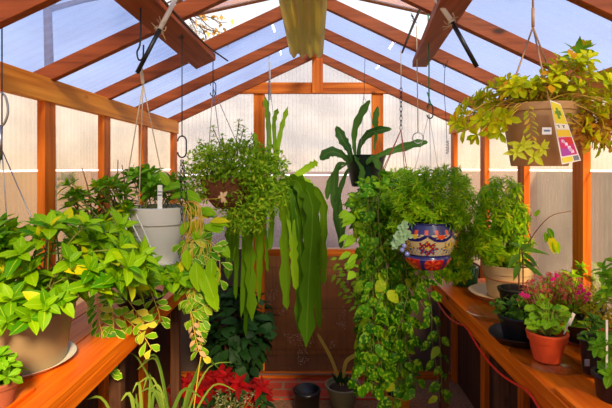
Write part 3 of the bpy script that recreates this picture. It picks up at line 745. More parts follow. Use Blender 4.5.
# epiphyllum pot
Y = 3.4; c = P(365, 155, Y); cx = c.x; zt = c.z
t = thing('hanging_pot', (cx, Y, zt-.23), 'dark green hanging pot with a few broad upright cactus leaves before the end window', 'hanging pot')
pot(t, cx, Y, zt-.235, .10, .155, .235, m_dgreen, rimh=.02, rim=.01)
M = MB()
for (pts, wd, tt) in (
  (((356, 162), (354, 145), (355, 128), (362, 112), (370, 100)), .055, .8), (((352, 162), (349, 150), (343, 140), (336, 126)), .07, .1), (((350, 164), (342, 155), (330, 152), (320, 160)), .075, .2),
  (((358, 164), (360, 145), (372, 132), (392, 129)), .055, .15), (((366, 164), (380, 155), (395, 150), (415, 144), (428, 142)), .06, .5), (((374, 150), (376, 132), (375, 120), (378, 106)), .045, .8),
  (((348, 164), (338, 166), (334, 190), (340, 220), (341, 249)), .07, .45), (((346, 165), (335, 172), (329, 185), (327, 200)), .04, .7), (((350, 166), (344, 178), (336, 205), (338, 236)), .045, .25), (((356, 160), (362, 170), (360, 182)), .045, .8), (((366, 162), (374, 158), (380, 170)), .05, .7)):
    M.ribbon([P(x, y, Y-.17+.10*(y < 150)) for x, y in pts], wd, (R(-.3, .3), -1, .1), tt, .14, 5, .3, .2, .6)
M.build('broad_leaf', lf_epi, t)
hanger(t, P(364, 96, Y), cx, Y, zt, .152, 3, m_steel, P(365, 58, Y), m_wire, .0016, .2)

# pothos basket and its cascade
Y = 2.6; c = P(392, 186, Y); cx = c.x; zt = c.z
t = thing('hanging_basket', (cx, Y, zt-.15), 'hanging basket of mottled vines cascading almost to the floor', 'hanging basket')
pot(t, cx, Y, zt-.15, .09, .13, .15, m_black, rimh=.02)
M = MB(); S = MB()
cloud(M, P(391, 212, Y), (.24, .22, .17), 620, .075, .048, 'heart', .45, 4, .6, 0)
for i in range(44):
    x = R(364, 424); ye = R(300, 410) if x < 408 else R(250, 300)
    yy = 2.6-R(.02, .3)
    dx = (x-388)*.35
    vine(M, S, [P(390, 190, Y), P(x+dx*.5, 196, yy), P(x, 240, yy), P(x+R(-8, 8), (240+ye)/2, yy), P(x+R(-12, 12), ye, yy)], .060, .084, .054, 'heart', .0018, petiole=.02, droop=.9)
for (pts) in ([(410, 240), (418, 270), (420, 300), (438, 330), (442, 395)], [(412, 250), (430, 300), (432, 340), (436, 365), (440, 402)]):
    vine(M, S, [P(x, y, 2.45) for x, y in pts], .05, .07, .042, 'heart', .0018, petiole=.014, droop=.9)
M.build('foliage', lf_pothos, t); S.build('vine_stem', lf_stem, t)
M = MB(); S = MB()
for i in range(7): vine(M, S, [P(378, 192, 2.5), P(364, 199, 2.45), P(R(350, 360), 215, 2.42), P(R(350, 364), R(235, 285), 2.42)], .05, .07, .045, 'heart', .0018, petiole=.02, tint=.9)
cloud(M, P(398, 190, Y-.1), (.19, .16, .09), 190, .07, .045, 'heart', .5, 4, .6, .2)
M.build('young_leaf', lf_pel, t)
hanger(t, P(401, 130, Y), cx, Y, zt, .125, 4, m_redwire, None, None, .0024, .7)
b = MB(); chain(b, P(401, 88, Y), P(401, 130, Y), 9, .016, .0022); b.build('chain', m_wire, t)
b = MB(); b.tube([P(401, 50, Y), P(401, 89, Y)], .0026, 5); b.build('hanging_cord', m_cream_cord, t)

# sprig of vine against end wall (dry branch)
# talavera pot
Y = 2.2; c = P(427, 222, Y); cx = c.x; zt = c.z
t = thing('hanging_pot', (cx, Y, zt-.24), 'hand-painted blue, orange and white ceramic pot hanging from a green cord', 'hanging pot')
BLUE = lin((26, 26, 92)); WH = lin((196, 176, 132)); OR = lin((210, 72, 26)); RD_ = lin((160, 24, 28)); YE = lin((214, 180, 60)); TE = lin((70, 130, 170))
def tala(u, v):
    # v: 0 bottom .. 1 rim
    if v > .80: return BLUE if math.sin(u*2*PI*18) > -.6 or v > .90 else OR
    if v > .34:
        k = 7; uu = (u*k) % 1-.5; vv = (v-.62)/.26
        # scallop arcs
        top = (v-.86)/.20
        d = math.hypot(uu*1.05, top*.55)
        if .42 < d < .60: return BLUE
        if d <= .44:
            q = math.hypot(uu, (v-.76)*3.2); 
            if q < .16: return OR if int(u*k) % 2 else YE
            if q < .26: return BLUE if math.sin(math.atan2((v-.76)*3, uu)*6) > .3 else WH
            return WH
        if math.sin(u*2*PI*42)*math.sin(v*60) > .55: return YE if v > .5 else TE
        k2 = 7; u2 = (u*k2+.5) % 1-.5; q = math.hypot(u2*1.0, (v-.50)*2.6); an = math.atan2((v-.50)*2.6, u2)
        pet = .32+.08*math.cos(an*8)
        if q < .10: return YE
        if q < pet: return (RD_ if int(u*k2+.5) % 2 else YE) if math.cos(an*8) > -.5 else BLUE
        if q < pet+.05: return BLUE
        return WH
    if v > .26: return BLUE
    k = 6; uu = (u*k) % 1-.5; q = math.hypot(uu, (v-.13)*2.5)
    if q < .35: return RD_ if math.cos(math.atan2((v-.13)*2.5, uu)*6) > -.2 else OR
    return RD_ if int(u*12) % 2 else BLUE
prof = []; n_ = 72
for i in range(n_+1):
    v = i/n_
    if v < .28: r_ = .080+.036*math.sin(v/.28*PI/2)-.006*(v/.28)**6
    else: q = (v-.28)/.72; r_ = .104+.038*math.sin(min(1, q*1.25)*PI/2)-.012*max(0, q-.7)/.3
    prof.append((r_, zt-.218+.218*v))
b = MB(); b.lathe(cx, Y, prof, 168, colf=tala); b.build('pot', m_tala, t)
b = MB(); b.lathe(cx, Y, [(.128, zt), (.134, zt+.006), (.126, zt+.006), (.118, zt-.02), (.001, zt-.02)], 60); b.build('rim', simple('cobalt_glaze', (24, 26, 84), .2, coat=.5), t)
M = MB()
for i in range(190):
    p = P(R(390, 470), R(168, 226), Y+R(-.15, .15))
    d = (V3(p)-V3((cx, Y, zt-.05))).normalized()
    for k in range(4): rosette(M, V3(p)-d*.014*k, d, 9, .044, .009, 'lance', 5, 60, .3, 0, nseg=2)
M.build('foliage', lf_feather, t)
S = MB()
for i in range(24):
    p = P(R(400, 460), R(178, 215), Y+R(-.12, .12)); S.tube([(cx, Y, zt-.02), p], .0018, 4)
S.build('stem', lf_stem, t)
M = MB()
for (x, y) in ((402, 232), (398, 238), (404, 226), (396, 245), (407, 236)): rosette(M, P(x, y, 2.07), (-.3, -1, .3), 8, .035, .024, 'obov', 10, 60, tint=.9)
M.build('pale_succulent', leaf_mat('leaf_pale', (130, 170, 120), (168, 200, 150), rough=.5), t)
b = MB()
for (x, y) in ((404, 246), (402, 250), (407, 254)):
    q = P(x, y, 2.06); b.lathe(q.x, q.y, [(.001, q.z-.012), (.009, q.z-.008), (.012, q.z), (.009, q.z+.008), (.001, q.z+.012)], 10)
b.build('glass_bead', simple('blue_pink_bead', (120, 130, 190), .1, coat=1), t)
hanger(t, P(429, 114, Y), cx, Y, zt, .128, 3, m_steel, None, None, .0011, .5)
b = MB(); b.tube([P(428, 8, Y), P(429, 60, Y), P(429, 104, Y)], .0032, 6); b.tube([P(427.2, 92, Y), P(431, 104, Y), P(427, 110, Y)], .003, 5); b.build('green_cord', m_green_cord, t)
b = MB(); hookS(b, P(430, 104, Y), .07, .003); b.build('hook', m_wire, t)

# two empty cords
b = MB(); Y = 2.5
t = thing('ring_cord', P(418, 30, Y), 'empty cream cord ending in a steel ring behind the green cord', 'cord')
b.tube([P(416.5, 26, Y), P(417, 60, Y), P(418, 132, Y)], .003, 6); b.build('twisted_cord', m_cream_cord, t)
b = MB(); b.tube([P(418, 138, Y)+V3((math.cos(a)*.03, 0, math.sin(a)*.03)) for a in [2*PI*k/14 for k in range(14)]], .003, 6, closed=True); b.build('ring', m_steel, t)
t = thing('hanging_wire', P(445, 68, 2.6), 'empty thin dark wire with a coiled hook left of the yellow hanging plant', 'wire')
b = MB(); b.tube([P(445, 66, 2.6), P(444, 90, 2.6), P(446, 118, 2.6), P(447, 142, 2.6)], .0018, 5); b.tube(smooth([P(442, 62, 2.6), P(445, 68, 2.6), P(448, 60, 2.6)], 3), .002, 5); b.build('wire', m_wire, t)
b = MB(); b.tube([P(447.5, 148, 2.6)+V3((math.cos(k*.9)*.008, math.sin(k*.9)*.008, .04-.0022*k)) for k in range(34)], .002, 5); b.build('coil', m_wire, t)

# brown hanging pot with golden plant
Y = 1.7; c = P(539, 106, Y); cx = c.x; zt = c.z
t = thing('hanging_pot', (cx, Y, zt-.225), 'square-sided brown hanging pot with yellow leaves and a colourful plant tag', 'hanging pot')
pot(t, cx, Y, zt-.225, .098, .132, .225, m_brown, rimh=.028, rim=.014, square=.10)
M = MB(); S = MB(); base_sp[0] = .08
tg = []
for i in range(95):
    a = R(0, 1); px = R(462, 640); top = 108-66*math.exp(-((px-580)/34)**2)-26*math.exp(-((px-510)/30)**2); bot = 128 if px < 505 else (100 if px < 560 else 132)
    py = bot+(min(top, bot-6)-bot)*R(0, 1)**.75; tg.append(P(px, py, R(1.55, 1.85) if px < 560 else R(1.5, 1.82)))
tg += [P(x, y, 1.55) for x, y in ((458, 122), (466, 128), (478, 135), (492, 120), (500, 132), (506, 118), (590, 138), (600, 142), (584, 128), (572, 62), (580, 66), (588, 60))]
shoots(M, S, (cx, Y, zt-.02), tg, (.055, .025, 'obov'), .002, 0, 3, 9)
M.build('foliage', lf_gold, t); S.build('stem', m_stemy, t)
M = MB(); S = MB()
for q in ((533, 156, .045), (515, 152, .05), (541, 148, .045), (522, 146, .05)): rosette(M, P(q[0], q[1], 1.54), (0, -1, .1), 7, q[2]*1.1, .022, 'lance', 5, 45, tint=.8)
vine(M, S, [P(528, 104, 1.56), P(530, 118, 1.55), P(532, 140, 1.545)], .008, .03, .012, 'obov', .0015, petiole=.002, tint=.9)
M.build('drooping_shoot', leaf_mat('leaf_drooping', (150, 176, 24), (206, 206, 50), (226, 190, 60), rough=.4), t)
M = MB()
for dx, dz in ((-1, .3), (-.5, .6), (.6, .7), (1, .25), (.1, 1), (-.8, -.1), (.3, .3)): M.leaf(P(577, 55, 1.6), (dx, -.2, dz), (0, -.5, 1), .07, .026, 'lance', .4, .2, R(0, .4), 5)
M.build('green_tip', lf_small, t)
M = MB(); S = MB()
for i in range(16): vine(M, S, [P(R(575, 620), R(100, 118), 1.6), P(R(575, 620), R(120, 130), 1.56), P(R(578, 618), R(132, 150), 1.55)], .013, .03, .014, 'obov', .0015, petiole=.003)
M.build('dry_shoot', leaf_mat('leaf_rusty', (190, 110, 36), (216, 178, 50), rough=.5), t); S.build('dry_stem', m_stemb, t)
ap = P(533, 27, Y)
b = MB(); b.tube([P(533, -30, Y), P(533, 12, Y)], .004, 6); b.tube([P(533, 8, Y), ap], .006, 8); b.build('hanger_rod', m_brown, t)
for k, (x, y, yy) in enumerate(((506, 104, 1.66), (550, 106, 1.575), (562, 104, 1.8))):
    b = MB(); b.tube([ap, P(x, y, yy)], .0032, 6); b.build('hanger_arm', m_brown, t)
# tag
b = MB()
def tquad(b, u0, v0, u1, v1, dep, col):
    A = P(548, 102, 1.53); B = P(554, 102, 1.53)
    tl = P(550, 100, 1.53); tr = P(560.5, 104, 1.53); bl = P(562, 164.5, 1.53); br = P(581, 160.5, 1.53); tl2 = P(552, 120, 1.53)
    def at(u, v):
        l_ = tl.lerp(bl, v); r_ = tr.lerp(br, v) if v > 0 else tr
        l_ = l_+V3((0.0, 0, 0)); p = l_.lerp(r_, u); p.y -= dep; return p
    q = [at(u0, v0), at(u1, v0), at(u1, v1), at(u0, v1)]
    b.hexa([(p.x, p.y+.0012, p.z) for p in q]+[tuple(p) for p in q], lin(col))
tquad(b, 0, 0, 1, 1, .0, (238, 232, 220)); o1 = b.build('plant_tag', m_print, t, False)
b = MB()
tquad(b, .06, .02, .94, .36, .0014, (232, 214, 40)); tquad(b, .05, .36, .95, .45, .0014, (240, 236, 214)); tquad(b, .06, .46, .94, .57, .0014, (236, 200, 40))
tquad(b, .08, .58, .92, .88, .0014, (206, 40, 110)); tquad(b, .45, .58, .92, .70, .0016, (214, 40, 40)); tquad(b, .08, .76, .6, .88, .0016, (170, 60, 160))
tquad(b, .06, .90, .60, .98, .0014, (226, 206, 50)); tquad(b, .66, .90, .94, .98, .0014, (120, 120, 130))
for (u, v, s_) in ((.22, .62, .1), (.38, .67, .11), (.50, .73, .12), (.62, .80, .11), (.30, .64, .08), (.55, .77, .1)): tquad(b, u, v, u+s_*1.5, v+s_*.45, .002, (250, 220, 240))
tquad(b, .14, .385, .30, .395, .002, (60, 60, 60)); tquad(b, .24, .395, .30, .43, .002, (60, 60, 60)); tquad(b, .50, .385, .72, .395, .002, (60, 60, 60)); tquad(b, .58, .395, .64, .43, .002, (60, 60, 60))
tquad(b, .35, .10, .55, .28, .0018, (110, 150, 40)); tquad(b, .55, .14, .72, .22, .0018, (90, 140, 40)); tquad(b, .20, .16, .38, .21, .0018, (120, 160, 50))
b.build('print', m_print, o1, False)
b = MB(); A = P(546, 131, 1.535); b.box((A.x-.014, 1.533, A.z-.012), (A.x+.018, 1.5345, A.z+.012)); pl = b.build('price_sticker', m_whitep, t, False)
b = MB(); b.box((A.x-.008, 1.5322, A.z-.002), (A.x+.012, 1.5328, A.z+.004), lin((90, 110, 150))); b.build('price_print', m_print, pl, False)

# ------------------------------------------------------------------ right bench
# feathery plant in cream pot
Y = 2.42; cx = P(509, 0, Y).x; z0 = BZ+.002
t = thing('potted_plant', (cx, Y, BZ), 'tall feathery bright green plant in a cream pot with a brown band', 'potted plant')
saucer(t, cx-.02, Y, z0, .185, .03, m_cream)
hh = P(0, 263, Y).z-(z0+.008)
pot(t, cx, Y, z0+.008, .108, .134, hh, m_cream, rimh=.045)
b = MB(); b.lathe(cx, Y, [(.1245, z0+hh*.60), (.128, z0+hh*.60), (.1285, z0+hh*.64), (.125, z0+hh*.64)], 40); b.build('painted_band', m_creamd, t)
M = MB(); S = MB()
for i in range(230):
    while True:
        x = R(474, 540); y = R(178, 272)
        if ((x-502)/(27 if y < 235 else 36))**2+((y-222)/46)**2 < 1: break
    p = P(x, y, Y+R(-.14, .10)); d = (V3(p)-V3((cx, Y, z0+hh))).normalized()
    for k in range(3): rosette(M, V3(p)-d*.02*k, (d+V3((0, 0, -.2))).normalized(), 8, .050, .013, 'lance', 0, 50, 1.0, 0, nseg=3)
    if i % 4 == 0: S.tube([(cx+R(-.05, .05), Y, z0+hh-.02), p], .0025, 4)
M.build('foliage', lf_feather, t); S.build('stem', lf_stem, t)

# ferny plant in ribbed green pot
Y = 2.68; cx = P(462, 0, Y).x
t = thing('potted_plant', (cx, Y, BZ), 'ferny yellow-green plant in a ribbed green glass pot at the far bench end', 'potted plant')
b = MB(); b.lathe(cx+.02, Y, [(.001, z0), (.06, z0), (.07, z0+.11), (.064, z0+.11), (.055, z0+.02), (.001, z0+.02)], 40)
for k in range(20): a = 2*PI*k/20; b.tube([(cx+.02+.062*math.cos(a), Y+.062*math.sin(a), z0+.002), (cx+.02+.071*math.cos(a), Y+.071*math.sin(a), z0+.108)], .004, 6)
b.build('pot', m_ribbed, t)
M = MB(); S = MB()
for i in range(260):
    while True:
        x = R(428, 482); y = R(165, 284)
        if ((x-(458-(y-225)*.05))/26)**2+((y-228)/56)**2 < 1: break
    p = P(x, y, Y+R(-.16, .14)); d = (V3(p)-V3((cx, Y, z0+.1))).normalized()
    for k in range(3): rosette(M, V3(p)-d*.018*k, d, 7, .042, .014, 'ovate', 0, 50, .6, 0, nseg=3)
    if i % 5 == 0: S.tube([(cx+R(-.03, .03), Y, z0+.1), p], .002, 4)
M.build('foliage', lf_feather, t); S.build('stem', lf_stem, t)
M = MB(); S = MB()
for (x, y) in ((456, 168), (450, 172), (462, 176), (446, 180), (458, 182)): rosette(M, P(x, y, 2.6), (0, -.2, 1), 9, .06, .024, 'lance', -25, 20, .9, tint=.2)
S.tube(smooth([P(470, 284, Y), P(460, 220, 2.6), P(455, 170, 2.6)], 4), .003, 5)
M.build('drooping_leaf', lf_mid, t); S.build('main_stem', lf_stem, t)

# sapling in black pot
Y = 2.06; cx = P(516, 0, Y).x; zr_ = P(0, 288, Y).z
t = thing('potted_plant', (cx, Y, BZ), 'thin sapling with long leaves and a bare arching twig in a black nursery pot', 'potted plant')
pot(t, cx, Y, z0, .055, .074, zr_-z0, m_black, rimh=.018)
M = MB(); S = MB()
S.tube(smooth([P(519, 290, Y), P(519, 268, Y), P(520, 248, Y)], 3), .0035, 6); S.tube(smooth([P(523, 290, Y), P(523, 265, Y), P(522, 250, Y)], 3), .003, 6)
for (x, y, dx, dz, ln) in ((520, 250, 1, .02, .13), (521, 252, .8, -.6, .11), (522, 258, .7, -.75, .10), (519, 254, -.7, -.6, .09), (519, 262, -.4, -.9, .09), (521, 248, -.5, .3, .08), (523, 264, .9, -.5, .13), (520, 250, .5, .5, .06)):
    M.leaf(P(x, y, Y), (dx, -.3, dz), (0, -.6, .8), ln, .030, 'lance', .35, .2, R(0, 1), 6)
M.build('foliage', lf_mid, t); S.build('stem', m_stemb, t)
S = MB(); S.tube(smooth([P(522, 256, Y), P(530, 240, Y), P(541, 225, Y), P(553, 215, Y), P(572, 211, Y)], 5), .003, 5, r2=.0015)
S.tube(smooth([P(531, 238, Y), P(527, 225, Y), P(531, 214, Y)], 3), .002, 5); S.build('arching_twig', m_stemb, t)
for (x, y, dx, dz, ln, tt) in ((547, 228, .5, -.8, .06, .1), (549, 236, .3, -.9, .085, .95), (553, 240, .4, -.9, .07, .8), (530, 222, -.3, .8, .04, .6), (534, 216, .5, .6, .04, .7), (527, 212, -.5, .5, .03, .6), (545, 232, .1, -1, .05, .3)):
    M = MB(); M.leaf(P(x, y, Y), (dx, -.2, dz), (0, -1, .3), ln, ln*.5, 'ovate', .4, .2, tt, 5); M.build('twig_leaf', lf_lime, t)

# black pot on square black tray
Y = 1.80; cx = P(516, 0, Y).x
t = thing('potted_plant', (cx, Y, BZ), 'black pot of small dark leaves standing in a square black tray', 'potted plant')
b = MB(); b.lathe(cx, Y, [(.001, z0), (.068, z0), (.098, z0+.035), (.103, z0+.036), (.098, z0+.032), (.066, z0+.006), (.001, z0+.006)], 40, square=.3); b.build('tray', m_black, t)
pot(t, cx+.012, Y, z0+.008, .058, .078, .10, m_black, rimh=.018)
M = MB(); cloud(M, (cx-.01, Y, z0+.135), (.075, .07, .035), 90, .035, .022, 'obov', .4, 3); M.build('foliage', lf_mid, t)

# glass saucer far
b = MB(); A = P(492, 318, 2.1); saucer(None, A.x, 2.1, z0, .11, .018, m_glass, 'glass_saucer'); tag(bpy.data.objects['glass_saucer'], 'empty clear glass saucer behind the square black tray', 'saucer')

# kalanchoe
m_mag = leaf_mat('petal_magenta', (216, 20, 110), (240, 40, 140))
Y = 1.80; cx = P(582, 0, Y).x
t = thing('potted_plant', (cx, Y, BZ), 'black pot with a wide mass of small pink and red star flowers', 'potted plant')
saucer(t, cx, Y, z0, .08, .012, m_terrad)
pot(t, cx, Y, z0+.006, .060, .078, .14, m_black, rimh=.022)
M = MB(); S = MB(); F = MB()
cen = P(556, 308, 1.75)
for i in range(330):
    a = R(0, PI); k = R(.15, 1); x = 556+38*k*math.cos(a); y = 305-31*math.sin(a)*math.sqrt(k)-R(0, 4)
    p = P(x, y, 1.75+R(-.09, .09)); 
    if i % 3 == 0: S.tube(smooth([(cx-.02, Y, z0+.13), V3(P(x*.6+560*.4, 312, 1.76)), p], 3), .0016, 4)
    d = (V3(p)-V3(cen)).normalized(); rosette(F, p, (d+V3((0, -.4, .4))).normalized(), 5, .011, .006, 'ovate', 5, 25, .2, nseg=2)
    for _k in range(2): M.leaf(V3(p)-V3((0, 0, .012)), rdir(), (0, 0, 1), .018, .007, 'ovate', .4, .1, R(.4, 1), 2)
cloud(M, P(560, 312, 1.76), (.12, .09, .035), 120, .035, .02, 'obov', .4, 3)
M.build('foliage', lf_pel, t); S.build('flower_stalk', leaf_mat('stalk_reddish', (190, 120, 70), (200, 150, 80)), t); F.build('flower', lf_pink, t)
for (x, y) in ((583, 290), (588, 294), (580, 286), (586, 299), (578, 293), (522, 294), (527, 296), (556, 276), (552, 279)):
    F = MB(); rosette(F, P(x, y, 1.66), (0, -1, .4), 8, .013, .008, 'ovate', 0, 40, .2, tint=.97, nseg=3); F.build('bright_flower', m_mag, t)

# terracotta pot on glass saucer
Y = 1.62; cx = P(547, 0, Y).x
sx, sy = P(552, 0, 1.62).x, 1.62
b = saucer(None, sx, sy, BZ+.001, .138, .016, m_glass, 'glass_saucer'); tag(b, 'wide clear glass saucer under the small terracotta pot', 'saucer')
t = thing('potted_plant', (cx, Y, BZ), 'small bright terracotta pot with a fresh scalloped-leaf plant and white label', 'potted plant')
zt = P(0, 331, Y).z
pot(t, cx, Y, BZ+.008, .046, .066, zt-BZ-.008, m_terra, rimh=.032, rim=.014)
M = MB(); S = MB()
for i in range(38):
    x = R(530, 566); y = R(306, 334) if abs(x-547) > 6 else R(298, 326); p = P(x, y, Y+R(-.06, .04)); S.tube([(cx, Y, zt-.02), p], .0018, 4)
    d = (V3(p)-V3((cx, Y, zt-.02))); d.z *= .3; d = (d.normalized()+rdir()*.4).normalized()
    M.leaf(V3(p)-d*.02, d, (0, -.5, 1), R(.034, .05), R(.028, .038), 'round', R(.4, 1.1), .18, None, 5, .06)
M.build('foliage', lf_pel, t); S.build('stem', lf_stem, t)
b = MB(); A = P(569, 322, 1.58); B = P(573, 314, 1.58); b.tube([P(564, 334, 1.6), A, B], .003, 5); b.hexa([(A.x-.007, 1.578, A.z-.006), (A.x+.004, 1.578, A.z-.012), (B.x+.008, 1.578, B.z+.0), (B.x-.002, 1.578, B.z+.006)]+[(A.x-.007, 1.581, A.z-.006), (A.x+.004, 1.581, A.z-.012), (B.x+.008, 1.581, B.z+.0), (B.x-.002, 1.581, B.z+.006)]); b.build('plant_label', m_whitep, t, False)

# yellow sedum
Y = 1.72; cx = P(606, 0, Y).x
t = thing('potted_plant', (cx, Y, BZ), 'mound of mustard-yellow sedum in a terracotta pot by the right wall post', 'potted plant')
pot(t, cx, Y, z0, .055, .075, .10, m_terra, rimh=.025)
M = MB(); cloud(M, (cx, Y, z0+.16), (.115, .09, .075), 800, .018, .008, 'obov', .4, 2)
M.build('foliage', leaf_mat('leaf_mustard', (172, 160, 26), (210, 196, 46), rough=.5), t)
M = MB(); rosette(M, P(588, 328, 1.66), (-.1, -.3, 1), 3, .06, .04, 'round', 0, 20, .5); M.build('pale_leaf', lf_hoya, t)

# leafy pot behind kalanchoe
Y = 2.08; cx = P(574, 0, Y).x*0+1.12
t = thing('potted_plant', (cx, Y, BZ), 'leafy green plant in a small pot behind the pink flowers', 'potted plant')
pot(t, cx, Y, z0, .05, .065, .11, m_terrad, rimh=.02)
M = MB(); S = MB(); base_sp[0] = .02
shoots(M, S, (cx, Y, z0+.1), [P(R(562, 602), R(266, 292), Y+R(-.08, .04)) for _ in range(20)], (.05, .025, 'ovate'), .0018, 0, 3, 7)
M.build('foliage', lf_feather, t); S.build('stem', lf_stem, t)
Y = 1.5; cx = 1.12
t = thing('potted_plant', (cx, Y, BZ), 'bushy green plant partly out of view against the right wall', 'potted plant')
pot(t, cx, Y, z0, .06, .08, .14, m_black, rimh=.02)
M = MB(); S = MB()
shoots(M, S, (cx, Y, z0+.12), [P(R(600, 650), R(262, 302), 1.55+R(-.05, .1)) for _ in range(20)], (.055, .03, 'ovate'), .0018, 0, 3, 7)
M.build('foliage', lf_pel, t); S.build('stem', lf_stem, t)

# right-edge pots
Y = 1.50; cx = P(597, 0, Y).x
t = thing('potted_plant', (cx, Y, BZ), 'dark succulent rosette in a square black pot at the right edge', 'potted plant')
zt = P(0, 338, Y).z
pot(t, cx, Y, BZ+.015, .042, .052, zt-BZ-.015, m_black, rimh=.012, square=.25)
M = MB()
for (x, y) in ((592, 332), (600, 326), (588, 342), (598, 340), (606, 336), (594, 322)): rosette(M, P(x, y, Y-.03), (0, -.3, 1), 10, .042, .016, 'obov', 10, 75, tint=.3)
M.build('foliage', lf_mid, t)
b = MB(); A = P(588, 362, 1.445); b.box((A.x-.010, 1.446, A.z-.014), (A.x+.006, 1.4475, A.z+.008)); b.build('pot_sticker', simple('grey_sticker', (120, 120, 130), .5), t, False)
Y = 1.33; cx = P(616, 0, Y).x
t = thing('potted_plant', (cx, Y, BZ), 'round black pot with a leafy green plant in the lower right corner', 'potted plant')
zt = P(0, 372, Y).z
pot(t, cx, Y, BZ+.001, .048, .058, .085, m_black, rimh=.012)
M = MB(); S = MB()
shoots(M, S, (cx, Y, BZ+.08), [P(R(596, 625), R(335, 375), Y+R(-.04, .04)) for _ in range(14)], (.045, .028, 'ovate'), .0018, 0, 2, 6, .3)
M.build('foliage', lf_green, t); S.build('stem', lf_stem, t)
b = MB(); A = P(607, 348, 1.3); b.box((A.x-.003, 1.3, A.z-.06), (A.x+.003, 1.302, A.z+.08)); b.build('plant_label', m_whitep, t, False)

# ------------------------------------------------------------------ floor plants
Y = 3.52; c = P(343, 384, Y)
t = thing('potted_plant', (c.x, Y, 0), 'grey-green floor pot with two bent yellowing blades', 'potted plant')
pot(t, c.x, Y, .0125, .09, .132, c.z-.0125, m_greygreen, rimh=.04, rim=.02)
M = MB()
for (x, y, xm, ym, xe, ye, wd, tt) in ((341, 386, 331, 358, 317, 333, .026, .5), (343, 386, 346, 362, 360, 354, .030, .6)):
    M.ribbon([P(x, y, Y), P(xm, ym, Y), P(xe, ye, Y)]+([P(363, 357, Y)] if xe > 350 else []), wd, (0, -1, .3), tt, .02, 2)
M.build('yellow_blade', lf_yblade, t)
M = MB()
for i in range(9): M.leaf(P(R(336, 348), 384, Y), (R(-.8, .8), R(-.5, .2), .9), (0, -1, 0), R(.06, .12), .03, 'lance', .8, .2, R(0, .6), 4)
M.build('foliage', lf_dark, t)
Y = 3.46; c = P(307, 389, Y)
o = None; b = MB(); b.lathe(c.x, Y, [(.001, .013), (.092, .013), (.095, .02), (.098, c.z-.03), (.103, c.z-.028), (.103, c.z), (.09, c.z), (.088, c.z-.03), (.001, c.z-.05)], 40)
tag(b.build('empty_pot', m_black), 'empty black cylindrical nursery pot on the floor near the end wall', 'pot')
Y = 3.45; c = P(398, 392, Y)
t = thing('potted_plant', (c.x, Y, 0), 'yellow glazed pot on the floor under the cascading vines', 'potted plant')
pot(t, c.x, Y, .001, .08, .10, c.z, m_yellowpot, rimh=.03)
M = MB(); S = MB(); cloud(M, (c.x, Y, c.z+.1), (.14, .1, .12), 70, .08, .04, 'ovate', .4, 3); M.build('foliage', lf_mid, t)

# poinsettias
for (px, py, yy, lb) in ((190, 388, 3.02, 'red poinsettia nearest the left bench on the floor'), (222, 384, 3.2, 'red poinsettia in the middle of the floor group'), (250, 392, 3.05, 'red poinsettia beside the black cylindrical pot')):
    c = P(px, py, yy); t = thing('poinsettia', (c.x, yy, 0), lb, 'flowering plant', 'poinsettias on the floor')
    pot(t, c.x, yy, .001, .07, .09, .14, m_terrad, rimh=.03)
    M = MB(); F = MB(); S = MB()
    for i in range(11):
        p = P(px+R(-15, 15), py+R(-14, 14), yy+R(-.1, .1)); S.tube([(c.x, yy, .12), p], .004, 5)
        rosette(F, p, (R(-.2, .2), -.7, 1), 10, .10, .045, 'lance', -5, 35, .3)
        rosette(M, V3(p)-V3((0, 0, .05)), (0, -.2, 1), 7, .09, .045, 'ovate', -20, 10, .4)
    F.build('red_bract', lf_red, t); M.build('foliage', lf_dark, t); S.build('stem', lf_stem, t)
# small pale plant between
c = P(232, 402, 3.0)
t = thing('potted_plant', (c.x, 3.0, 0), 'low plant with tiny white-tipped leaves in front of the poinsettias', 'potted plant')
pot(t, c.x, 3.0, .001, .07, .09, .12, m_black)
M = MB(); S = MB()
for i in range(60):
    p = P(R(212, 262), R(388, 412), 3.0+R(-.08, .08)); rosette(M, p, (0, -.3, 1), 5, .03, .014, 'obov', nseg=2)
    if i % 3 == 0: S.tube([(c.x, 3.0, .11), p], .0015, 4)
M.build('foliage', leaf_mat('leaf_whitish', (90, 100, 50), (150, 150, 100), (226, 210, 190)), t); S.build('stem', lf_stem, t)
# dark bush
Y = 3.55
for (x, y, rx, rz, lb) in ((236, 330, .28, .34, 'dark green broad-leaved bush in the back left corner'),):
    c = P(x, y, Y); t = thing('bush', (c.x, Y, 0), lb, 'bush')
    pot(t, c.x, Y, .001, .11, .15, .24, m_black, rimh=.03)
    M = MB(); S = MB()
    cloud(M, c, (rx, .22, rz), 420, .11, .075, 'ovate', .4, 4, .6, 0)
    for i in range(12): S.tube(smooth([(c.x, Y, .2), V3(c)+V3((R(-.1, .1), 0, -.1)), V3(c)+V3((R(-.25, .25), R(-.15, .15), R(-.1, .3)))], 3), .006, 5)
    M.build('foliage', lf_dark, t); S.build('stem', m_stemb, t)
# tall grassy plants in aisle on the left
for k, (xb, yb, n_, lo, hi, lb) in enumerate(((-.66, 2.15, 14, 350, 395, 'long narrow-bladed green plant standing beside the left bench'), (-.60, 1.62, 7, 380, 405, 'narrow-bladed plant nearest the camera under the left bench edge'))):
    t = thing('grassy_plant', (xb, yb, 0), lb, 'potted plant')
    pot(t, xb, yb, .001, .10, .13, .22, m_terrad, rimh=.04)
    M = MB()
    for i in range(n_):
        p0 = V3((xb+R(-.04, .04), yb+R(-.04, .04), .20))
        px = 314+454*xb/yb+R(-75, 62); tip = P(px, R(lo, hi), yb+R(-.1, .1))
        mid = V3((xb+(tip.x-xb)*.25, yb, .2+(tip.z-.2)*.72))
        M.ribbon([p0, V3((xb+(tip.x-xb)*.08, yb, .2+(tip.z-.2)*.4)), mid, V3((xb+(tip.x-xb)*.62, yb, tip.z+.01)), tip], R(.010, .017), (R(-.4, .4), -1, .2), R(0, 1), .0, 2, .3, .5)
    M.build('blade', lf_blade, t)
